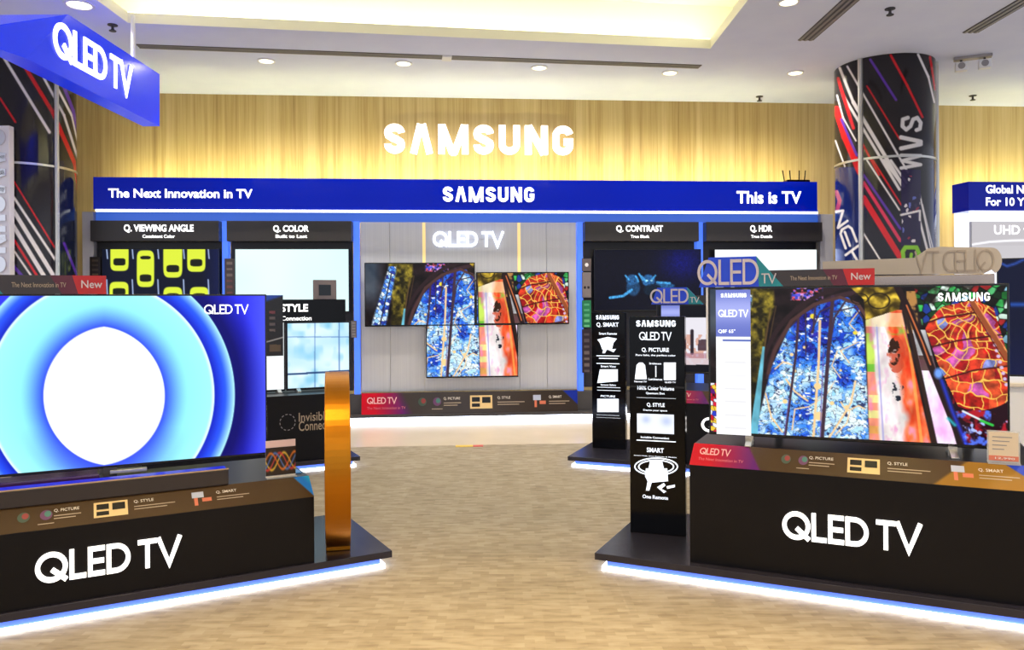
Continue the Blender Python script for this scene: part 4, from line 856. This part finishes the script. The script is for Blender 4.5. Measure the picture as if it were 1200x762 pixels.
# totems
def totem(fr, w, label, full_, top):
    t = T('totem', label, 'totem sign', fr, 'black information totems')
    MB().box(0, w, 0, .07, .09, top).build('body', M_blackg, t, .003)
    MB().box(.004, w-.004, -.002, .0, top-.40, top-.39).build('seam', M_bezel, t)
    return t
tf = Fr(.663, 4.453, -18.6); t = totem(tf, .310, 'front black totem with lit feature icons, left of the right island', True, 1.312)
def R4(mb, b, fr=tf): 
    x0, x1, z0, z1 = fr.box(*b); mb.box(x0, x1, -.003, -.001, z0, z1)
letters('SAMSUNG', tf.box(745.5, 375.5, 792, 383), -.002, M_print, t, t=.25, gap=.14, sep=False, name='lettering')
letters('QLED TV', tf.box(749, 389, 787, 399), -.002, M_print, t, t=.14, gap=.05, sep=False, name='lettering')
for s_, b in (('Q. PICTURE', (752,407.5,784,413.5)), ('Pure light, the perfect color', (745,415,792,418.5)), ('100% Color Volume', (747,452,790,458)), ('Quantum Dot', (757,459.5,779,463)),
              ('Q. STYLE', (758,472,779,478)), ('Design your space', (754,479.5,782,483)), ('Invisible Connection', (751,511,784,515)), ('SMART', (758,524.5,778,531)), ('Smart Hub, One Remote & Mobile', (743,533,793,537)), ('One Remote', (753,579.5,783,586)),
              ('Brightness', (761,425,775,428)), ('Luminance', (760,443,776,446)), ('Normal TV', (743.5,446,758,448.5)), ('QLED TV', (779,447,792,449.5))):
    text(s_, tf.box(*b), -.002, M_print, t, .02)
for b, nm_ in (((746,466,792,467.2), 'rule'), ((746,516.3,792,517.5), 'rule'), ((768,429,769.2,442), 'rule')):
    mb = MB(); R4(mb, b); mb.build(nm_, M_print, t)
def F3(mb, pts, fr=tf, y=-.002): mb.quad(*[(fr.hit(*p)[0], y, fr.hit(*p)[1]) for p in pts])
mb = MB(); F3(mb, [(744,444.5),(746,428),(749,425),(753,425),(756,428),(758,444.5)]); mb.build('icon', M_print, t, label='lit rounded icon')
mb = MB(); F3(mb, [(778,425),(792,425),(792,445.5),(778,445.5)]); mb.build('icon', M_print, t)
screen(tf, t, tf.box(746.5, 484.5, 790, 509), -.003, 40, 24, lambda u, v, px, py: (lambda i: (put(i, np.exp(-((u-.25)/.12)**2-((v-.3)/.2)**2)*.5, C(150,170,240)), put(i, np.exp(-((u-.8)/.15)**2-((v-.35)/.25)**2)*.5, C(150,170,240)), i)[2])(full(u, (240, 244, 252))), M_screen, 'picture')
mb = MB()
for rx0, ry0 in ((25, 10), (20.5, 7.5)):
    pts = arc(769, 547, rx0, ry0, 0, 360, 28); v_, f_, n_, cl2 = ribbon(pts+['c'], 1.5); mb.add([(tf.hit(x, y)[0], -.002, tf.hit(x, y)[1]) for x, y in v_], f_)
F3(mb, [(757,549),(782,549),(783,564),(760,566),(756,558)], y=-.0025); F3(mb, [(759,564),(764,565),(761,575),(757,575)]); F3(mb, [(770,571),(778,566),(780,569),(775,573),(781,576),(778,578)]); F3(mb, [(781,570),(791,568),(791,571),(782,573)])
F3(mb, [(762,540),(776,540),(778,549),(760,549)], y=-.0025)
mb.build('icon', M_print, t, label='lit remote and screens icon')
tf2 = IM.at(.085, .47, 2); w2 = tf2.hit(733, 500)[0]-tf2.hit(694, 500)[0]
p = tf2.hit(694, 500)[0]; tf2 = tf2.at(p, 0); t = totem(tf2, .305, 'farther, smaller black totem headed Q. SMART on the far right platform', False, tf2.hit(712, 366.5)[1])
letters('SAMSUNG', tf2.box(698.5, 369.5, 725.5, 374.5), -.002, M_print, t, t=.25, gap=.14, sep=False, name='lettering')
for s_, b in (('Q. SMART', (699,378,725,384)), ('Smart Remote', (702,389.5,723,392.5)), ('Smart View', (704,428,722,431)), ('Samsung Gallery', (704,450,722,453)), ('PICTURE', (704,463,721,466))): text(s_, tf2.box(*b), -.002, M_print, t, .02)
mb = MB(); F3(mb, [(700,398),(712,395),(723,397),(719,402),(717,410),(706,410),(703,402)], tf2); F3(mb, [(707,410),(711,410),(709,414),(706,414)], tf2); F3(mb, [(713,410),(722,409),(719,413)], tf2); mb.build('icon', M_print, t, label='lit remote icon')
for pts in ([(703,433),(724,433),(724,447),(700,449)], [(700,467.5),(725,467.5),(725,483),(700,483)]): mb = MB(); F3(mb, pts, tf2); mb.build('icon', M_print, t)
for y_, a, b in ((416.5,699,726),(419.5,702,724),(425.5,699,726),(453.5,700,727),(457,700,727),(486,699,726),(489,699,727)):
    mb = MB(); R4(mb, (a, y_, b, y_+1.4), tf2); mb.build('rule', M_print, t)

# ------------------------------------------------------------------ near televisions
RT = Fr(1.016, 4.065, -21.8); bR = (0, 1.34, RT.hit(830, 509)[1], RT.hit(830, 337)[1])
t, f, w = tv(RT, bR, lambda u, v, px, py: glass(u, v), 'large television on the right island showing stained glass windows', 460, 258, bez=.010, group='televisions on the islands')
feet(t, w, bR[2], .665, (-.47, .44), .16)
letters('SAMSUNG', (f.hit(1099, 347)[0], f.hit(1160, 347)[0], f.hit(1130, 353)[1], f.hit(1130, 343)[1]), -.003, M_lit, t, t=.20, gap=.2, sep=False, name='screen_lettering')
MB().box(-w-.011, -w-.001, .0, .02, f.hit(827, 421)[1], bR[3]).build('edge_guard', M_white, t, label='white strip on the left edge')
x0, x1, z0, z1 = f.box(839, 340, 880.5, 510.5)
def infop(u, v, px, py):
    img = full(u, (250, 250, 252)); put(img, (v < .325)*1.0, 0); img += (v < .325)[:, None]*(C(104, 116, 196)+C(60, 56, 40)*np.exp(-((v-.13)/.09)**2)[:, None])
    put(img, (v > .34)*(v < .355)*(u > .2)*1.0, C(60, 90, 180)); put(img, (np.abs(np.modf(v*11)[0]-.5) < .06)*(v > .4)*(np.abs(u-.55) < .3)*.15, C(120, 120, 130)); return img
pn = MB().box(x0, x1, -.008, -.003, z0, z1).build('info_panel', M_white, t, label='violet and white specification panel over the left of the screen')
screen(f, pn, (x0, x1, z0, z1), -.0095, 40, 160, infop, M_screen, 'print')
letters('SAMSUNG', f.box(845, 344, 875, 348.5), -.011, M_print, pn, t=.25, gap=.14, sep=False, name='print')
letters('QLED TV', f.box(842, 363, 877, 371.5), -.011, M_print, pn, t=.15, gap=.05, sep=False, name='print')
text("Q8F 65''", f.box(842, 386, 862, 391), -.011, M_print, pn, .01, name='print')

LT = Fr(-1.27, 4.06, 26.0); bL = (-1.45, 0, LT.hit(312, 533)[1], LT.hit(312, 345)[1])
t, f, w = tv(LT, bL, rings, 'large television on the left island with white and blue ring pattern', 420, 236, bez=.008, group='televisions on the islands')
letters('QLED TV', (f.hit(239, 360)[0], f.hit(291, 360)[0], f.hit(265, 368)[1], f.hit(265, 357)[1]), -.003, M_lit, t, t=.13, gap=.05, sep=False, name='screen_lettering')
MB().box(-.03, .03, .0, .04, .506, bL[2]+.05).build('stand_neck', M_dgrey, t)
MB().box(-.12, .22, -.02, .14, .506, .520).build('stand_base', M_steel, t, .004); MB().box(.0, .16, -.012, .02, .588, .606).build('cable_cover', M_steel, t, .003)
# sound bar
xs0, xs1 = -1.95, IL.hit(268, 560, .12)[0]; sb_ = IL.at((xs0+xs1)/2, .115); hw = (xs1-xs0)/2
t = T('sound_bar', 'long dark sound bar in front of the left television', 'sound bar', sb_)
MB().box(-hw, hw, 0, .09, .506, .585).build('body', mat('bar_brown', (46,38,38), .4), t, .006)
MB().box(-hw, hw, -.001, .004, .583, .589).build('front_edge', mat('bar_edge', (200,170,140), .3, .6), t)
MB().box(-hw+.01, hw-.01, .01, .08, .585, .588).build('top_glow', mat('bar_glow_blue', (30,40,200), .12, emit=(40,50,235), es=.35), t)  # blue glow on the bar's top, put in as emissive colour
sb2 = IL.at(-1.62, .27); t = T('media_box', 'flat dark violet box on the block behind the sound bar, lower left', 'device', sb2)
MB().box(-.26, .26, -.05, .1, .506, .60).build('case', mat('violet_box', (60,30,80), .2), t, .006); MB().box(-.2, .2, -.052, -.05, .55, .565).build('front_slot', M_tan, t)

# toppers: acrylic QLED-TV header with a dark strip and a red end
def topper_front(fr, y, x_l, zb, w, h, label, group, with_q=True):
    f = fr.at(x_l, y); t = T('television_topper', label, 'sign', f, group)
    hs = h*.72
    MB().prism([(.0, zb+.0), (w*.50, zb), (w*.345, zb+h*1.18), (.06*w, zb+h*1.18)], 0, .008).build('blue_plate', M_blueacr, t, label='blue to teal backing plate')
    MB().prism([(w*.36, zb), (w*.50, zb), (w*.345, zb+h*1.18)], -.001, .0).build('teal_corner', mat('teal', (20,120,130), .3, emit=(10,110,120), es=.25), t)
    MB().prism([(w*.44, zb), (w, zb), (w, zb+h*.62), (w*.40, zb+h*.62)], .001, .010).build('dark_strip', mat('topper_dark', (52,44,46), .3), t)
    MB().prism([(w*.86, zb), (w, zb), (w, zb+h*.62), (w*.83, zb+h*.62)], -.002, .001).build('red_end', mat('topper_red', (180,24,26), .35, emit=(190,26,24), es=.06), t, label='red end reading New')
    MB().prism([(w*.78, zb), (w*.86, zb), (w*.83, zb+h*.62), (w*.72, zb+h*.62)], -.0015, .001).build('purple_fade', mat('topper_purple', (90,24,50), .35), t)
    text('New', (w*.875, w*.98, zb+h*.20, zb+h*.46), -.004, M_pinkbeige, t, .01)
    text('The Next Innovation in TV', (w*.54, w*.80, zb+h*.22, zb+h*.38), -.003, M_tan, t, .005)
    letters('QLED', (0-.005, w*.36, zb+h*.08, zb+h*1.08), -.001, M_pinkbeige, t, t=.12, gap=.06, depth=.014)
    letters('TV', (w*.375, w*.46, zb+h*.12, zb+h*.5), -.001, M_pinkbeige, t, t=.12, gap=.06, depth=.01)
    for k in (.15, .85): MB().box(w*k, w*k+.03, .006, .045, zb-.03, zb+.03).build('clip', M_grey, t)
    return t
a = RT.hit(819, 336); b = RT.hit(1025, 336)
topper_front(RT, .0, a[0], bR[3]+.001, b[0]-a[0], RT.hit(900, 314)[1]-RT.hit(900, 335)[1]+.04, 'blue QLED-TV topper with red New end on the right stained glass television', 'clip-on television toppers')
a = LT.hit(124.5, 344)[0]; wtp = b[0]-RT.hit(819, 336)[0]
hL = (LT.hit(60, 322)[1]-LT.hit(60, 344)[1])/.62
topper_front(LT, .0, a-wtp*1.0, bL[3]+.001, wtp, hL, 'QLED-TV topper with red New end on the left ring-pattern television', 'clip-on television toppers')

# back-to-back television behind the right one, with the unlit rear of its topper
BT = RT.at(0, .36); xl, xr = BT.hit(1000, 330)[0], BT.hit(1166, 330)[0]; ztp = BT.hit(1100, 322)[1]
f = BT.at((xl+xr)/2-.25, 0); t = T('television', 'television facing away behind the right stained glass one, top edge showing', 'television', f, 'televisions on the islands'); w = .68
MB().box(-w, (xr-xl)/2+.25, .0, .03, ztp-.78, ztp).build('bezel', mat('warm_metal', (176,160,150), .25, .8), t, .004)
MB().box(-w+.1, w-.1, -.03, .0, ztp-.70, ztp-.14).build('back_housing', M_dgrey, t, .01)
MB().box(-w+.02, (xr-xl)/2+.23, .03, .032, ztp-.76, ztp-.01).build('screen', M_blackg, t)
for x in (-.45, .45): MB().box(x-.02, x+.02, -.06, .10, .665, .68).box(x-.02, x+.02, .0, .03, .665, ztp-.75).build('foot', M_steel, t)
x0 = BT.hit(964, 320)[0]; Z = lambda px, py: BT.hit(px, py)[1]; Xb = lambda px: BT.hit(px, 310)[0]
bt = T('television_topper', 'unlit beige rear of a QLED TV topper above the right television', 'sign', BT.at(0, .015), 'clip-on television toppers')
poly = [(Xb(964), Z(964, 322)), (Xb(1153), Z(1153, 321)), (Xb(1163), Z(1163, 316))]+[(Xb(1163+12*math.sin(a)), Z(1163, 305.5)+(Z(1163, 290)-Z(1163, 305.5))*math.cos(a)*-1) for a in [math.radians(x) for x in range(20, 181, 16)]]+[(Xb(1100), Z(1100, 289)), (Xb(1088), Z(1088, 291)), (Xb(1072), Z(1072, 302)), (Xb(964), Z(964, 306.5))]
MB().prism(poly, 0, .01).build('plate', M_beige, bt)
letters('QLED TV', (-Xb(1166), -Xb(1072), Z(1120, 319), Z(1120, 293)), -.001, M_beiged, bt, t=.10, gap=.05, depth=.003, sep=False, name='lettering', fn=lambda p: (-p[0], p[1], p[2]))

# ------------------------------------------------------------------ far right television with topper
MT = IM.at(0, .22); bx = MT.box(769, 357, 770, 437); f0 = MT.at(bx[0], 0)
def room(u, v, px, py):
    img = full(u, (10, 11, 20)); m = (px > 799)*(py > 372)*(py < 427.5); put(img, m*1.0, C(225, 222, 230)); n = noise(px*.35, py*.3, 6)
    put(img, m*(py > 392)*(n > .45)*.8, C(206, 150, 130)); put(img, m*poly_line(px, py, [(811, 388), (811, 414)], 4), C(40, 30, 40)); put(img, m*(px > 818)*(py > 398)*(py < 411)*.9, C(70, 50, 60)); put(img, m*(py > 414)*.6, C(170, 120, 140)); put(img, m*(py > 420)*.7, C(220,215,220)); return img
t, f, w = tv(f0, (0, 1.15, bx[2], bx[3]), room, 'television on the far right platform, partly hidden behind the front totem', 220, 130, bez=.01, group='televisions on the islands')
feet(t, w, bx[2], .665, (-.4, .4), .16)
x0, x1, z0, z1 = f.box(775, 358, 797, 420)
pn = MB().box(x0, x1, -.008, -.003, z0, z1).build('info_panel', M_white, t, label='violet specification panel on the screen')
screen(f, pn, (x0, x1, z0, z1), -.0095, 20, 60, infop, M_screen, 'print')
a, b = MT.hit(763, 355)[0], MT.hit(843, 355)[0]
mw = (MT.hit(807, 355)[0]-a)/.36; hM = (MT.hit(790, 337)[1]-MT.hit(790, 355)[1])/1.08
topper_front(MT, .0, a, bx[3]+.001, mw, hM, 'small QLED TV topper above the front totem, on the far television', 'clip-on television toppers')

# ------------------------------------------------------------------ far left kiosk
t = T('display_kiosk', 'black Q. STYLE kiosk with header board behind the left television', 'display stand', IK)
zk = IK.hit(400, 460.5, .05)[1]; xk = -.1
MB().box(-1.7, xk, .05, .6, .09, zk).build('body', M_black, t, .003)
K = IK.at(0, .05)
text('Invisible', K.box(350, 484, 386, 492), .047, M_tan, t, .005); text('Connection', K.box(350, 494, 397, 502), .047, M_tan, t, .005)
mb = MB(); cxk, czk = K.hit(337, 495)
for i in range(12):
    a = i*math.pi/6; pts = arc(cxk, czk, .062, .066, i*30, i*30+17, 4); v_, f_, *_ = ribbon(pts, .006); mb.add([(x, .047, z) for x, z in v_], f_)
mb.build('icon', M_grey, t, label='dashed grey circle mark')
H = IK.at(0, .22); hx0, hx1 = H.hit(290, 360)[0], H.hit(405, 360)[0]; hz0, hz1 = H.hit(370, 377.5)[1], H.hit(370, 351)[1]
MB().box(hx0, hx1, .22, .38, hz0+.0, hz1).build('header', M_blackg, t, .003)
for x in (hx0+.02, hx1-.04): MB().box(x, x+.025, .375, .40, zk-.01, hz1-.02).build('header_post', M_dgrey, t)
text('Q. STYLE', H.box(313, 356.5, 361, 367), .217, M_lit, t, .035); text('Invisible Connection', H.box(303, 371, 365, 375.5), .217, M_lit, t, .02, name='small_lettering')
def windows(u, v, px, py):
    img = C(176, 222, 248)+noise(px*.06, py*.08, 2)[:, None]*C(60, 30, 10); put(img, np.clip(noise(px*.13, py*.11, 7)*2-1.1, 0, 1)*.8, C(110, 190, 222))
    put(img, (np.abs(px-369) < .9)*.45+(np.abs(px-397.5) < .9)*.6, C(70, 110, 170)); put(img, (np.abs(py-395) < .8)*.5, C(80, 120, 180)); put(img, (np.abs(py-437+(px-369)*.06) < 1.2)*.85, C(30, 60, 110)); return img
K2 = IK.at(0, .33)
b = K2.box(336, 378, 410.5, 462); b = (K2.hit(335.5, 420)[0], K2.hit(410.5, 420)[0], zk+.012, K2.hit(380, 377)[1])
t2, f, w = tv(K2, b, windows, 'pale blue window-pane picture on the screen right of the left television', 150, 160, bez=.012, group='televisions on the islands'); feet(t2, w, b[2], zk, (-.18, .18), .12)
b = (K2.hit(285, 420)[0], K2.hit(334, 420)[0], zk+.012, K2.hit(320, 377)[1])
t2, f, w = tv(K2, b, white, 'narrow strip of white screen between the left television and the window picture', 30, 40, bez=.010, group='televisions on the islands'); feet(t2, w, b[2], zk, (-.12, .12), .12)
def darkcard(u, v, px, py):
    img = full(u, (24, 22, 26)); put(img, np.clip(((355-(px-312)*.35)-py)/3, 0, 1), C(24, 70, 190)); 
    for y_ in (366, 373, 380, 387): put(img, (np.abs(py-y_) < 1.6)*(np.abs(px-319) < 3.5)*.8, C(120, 105, 105) if y_ > 366 else C(150, 70, 80))
    put(img, seg(px, py, 312, 401, 333, 395, 1.4), C(190, 190, 195)); put(img, (px > 316)*(px < 329)*(py > 404)*(py < 412)*1., C(96, 78, 60)); return img
kb = IK.at(0, .16); x0, x1, z0, z1 = kb.box(300, 346, 332, 417)
t = T('info_board', 'dark printed board with blue top beside the left television', 'sign', kb)
screen(kb, t, (x0, x1, z0, z1), -.0015, 60, 130, darkcard, M_graphic, 'print'); MB().box(x0, x1, 0, .012, z0, z1).build('board', M_bezel, t); MB().box(x0+.02, x0+.05, .012, .03, zk, z1-.1).build('support', M_dgrey, t)
hp = H.hit(382, 351); t = T('framed_card', 'small grey framed card with dark centre standing on the kiosk header', 'card', IK.at(hp[0], .26), z=hz1)
ht = H.hit(382, 328)[1]-hz1; MB().box(-.1, .1, -.01, .02, 0, ht).build('frame', mat('mauve_grey', (136,124,130), .5), t, .003); MB().box(-.055, .05, -.013, -.009, ht*.2, ht*.75).build('picture', mat('card_dark', (22,34,48), .3), t)

# ------------------------------------------------------------------ gold ring
ry = 4.28; rx0 = -.956; RG = Fr(rx0, ry, 12.6); R0 = .467; hwid = .063
t = T('gold_ring', 'large upright gold ring seen edge-on at the left platform corner', 'ring', RG, z=.09)
N = 96; mb = MB(); vs = []
for i in range(N):
    a = 2*math.pi*i/N
    for x, r in ((-hwid, R0), (hwid, R0), (hwid, R0-.05), (-hwid, R0-.05)): vs.append((x, r*math.cos(a), R0+r*math.sin(a)))
mb.add(vs, [(4*i+k, 4*i+(k+1) % 4, 4*((i+1) % N)+(k+1) % 4, 4*((i+1) % N)+k) for i in range(N) for k in range(4)])
o = mb.build('band', M_gold, t, .004)
MB().box(-hwid, hwid, -.14, .14, 0, .055).build('foot', M_gold, t, .004)

# ------------------------------------------------------------------ small cards and goods on the islands
def stand_card(fr, x, y, z, w, h, label, kind):
    f = fr.at(x, y); t = T('price_card', label, 'card', f, z=z)
    MB().box(-w/2, w/2, -.03, .03, 0, .005).build('base', M_acr, t); MB().box(-w/2, w/2, 0, .004, 0, h).build('acrylic_sheet', M_acr, t)
    if kind == 'price':
        MB().box(-w/2+.006, w/2-.006, -.002, 0, .03, h-.006).build('paper', mat('price_paper', (222,205,180), .6), t); MB().box(-w/2+.006, w/2-.006, -.004, -.0015, .012, .034).build('red_band', mat('price_red', (214,120,96), .5), t)
        mb = MB()
        for k in range(4): mb.box(-w/2+.02, w/2-.03-.01*k, -.003, -.0018, h-.03-.018*k, h-.026-.018*k)
        mb.build('print', M_grey, t); text('12,990', (-w/2+.03, w/2-.02, .018, .028), -.0045, M_white, t, .01); 
    else:
        MB().box(-w/2, w/2, -.003, 0, h-.035, h).build('top_label', mat('pink_label', (226,196,196), .6), t)
        def wave(u, v, px, py):
            img = full(u, (40, 30, 28)); x = u*6; y = v*3
            for k, c in ((0, (230,190,60)), (1.1, (200,60,60)), (2.3, (80,120,200)), (3.4, (220,120,40))): put(img, np.clip(1-np.abs(np.sin(x*1.3+k)*.9+1.5-y)*4, 0, 1)*(v > .15)*(v < .9), C(*c))
            return img
        screen(f, t, (-w/2, w/2, .012, h-.036), -.003, 60, 40, wave, M_graphic, 'picture'); MB().box(-w/2, w/2, -.004, .0, 0, .010).build('lower_edge', M_cream, t)
    return t
x_, z_ = IR.hit(1176, 540, .20); stand_card(IR, x_, .20, .665, .125, .145, 'small clear stand with beige price card on the right block', 'price')
x_, z_ = IL.hit(329, 562, .17); t = stand_card(IL, x_, .17, .506, .15, .19, 'small stand with pink top label and swirl picture on left block', 'pic')
t = T('leaflet', 'blue and teal printed leaflet behind the swirl picture card', 'leaflet', IL.at(-.50, .26), z=.506)
MB().box(-.085, .08, -.05, .05, 0, .004).build('sheet', mat('leaf_blue', (24,120,205), .35), t); text('QLED TV', (-.03, .06, -.01, .01), 0, M_cream, t, 0, fn=lambda p: (p[0], p[2], .0045))
# floor sticker
t = e.at(e.hit(528, 522)[0], -.03)
fx, fy = -.56, 7.66; d0 = Fr(fx, fy, 3)
o = T('floor_sticker', 'small yellow and red sticker on the carpet edge in the aisle', 'sticker', d0); MB().box(0, .17, 0, .09, .0, .003).build('yellow_part', mat('st_y', (226,190,60), .5), o); MB().box(.17, .27, 0, .09, .0, .003).build('red_part', mat('st_r', (200,70,60), .5), o)

# ------------------------------------------------------------------ right edge of the photo: dark screens over a white counter
RC = Fr(4.05, 6.2, -25)
x0 = RC.hit(1184, 480)[0]; zc = RC.hit(1195, 449)[1]
t = T('counter', 'white counter seen right of the stained glass television', 'counter', RC)
MB().box(x0-.25, x0+2.0, 0, .8, .06, zc-.03).build('body', M_white, t, .004); MB().box(x0-.28, x0+2.03, -.03, .83, zc-.03, zc).build('top', mat('counter_cream', (226,214,196), .3), t, .004); MB().box(x0-.2, x0+1.95, .04, .76, 0, .06).build('kick_plate', M_dgrey, t)
RC2 = RC.at(0, .25); a = RC2.hit(1168, 303); b = (a[0], a[0]+1.45, zc+.03, a[1])
def dark(u, v, px, py):
    img = full(u, (10, 16, 44)); put(img, poly_line(px, py, [(1172, 308), (1180, 312), (1190, 309), (1200, 304)], 2.5, 2)*.8, C(50, 90, 190)); put(img, np.exp(-((py-357)/2.5)**2)*(px > 1184)*.8, C(40, 90, 190)); put(img, np.clip((py-380)/60, 0, 1)*.5, C(14, 24, 80)); return img
tt, f, w = tv(RC2, b, dark, 'dark blue television on the white counter at the right edge', 160, 90, bez=.01, group='televisions on the islands'); feet(tt, w, b[2], zc, (-.5, .5), .2)
bpy.context.view_layer.update()
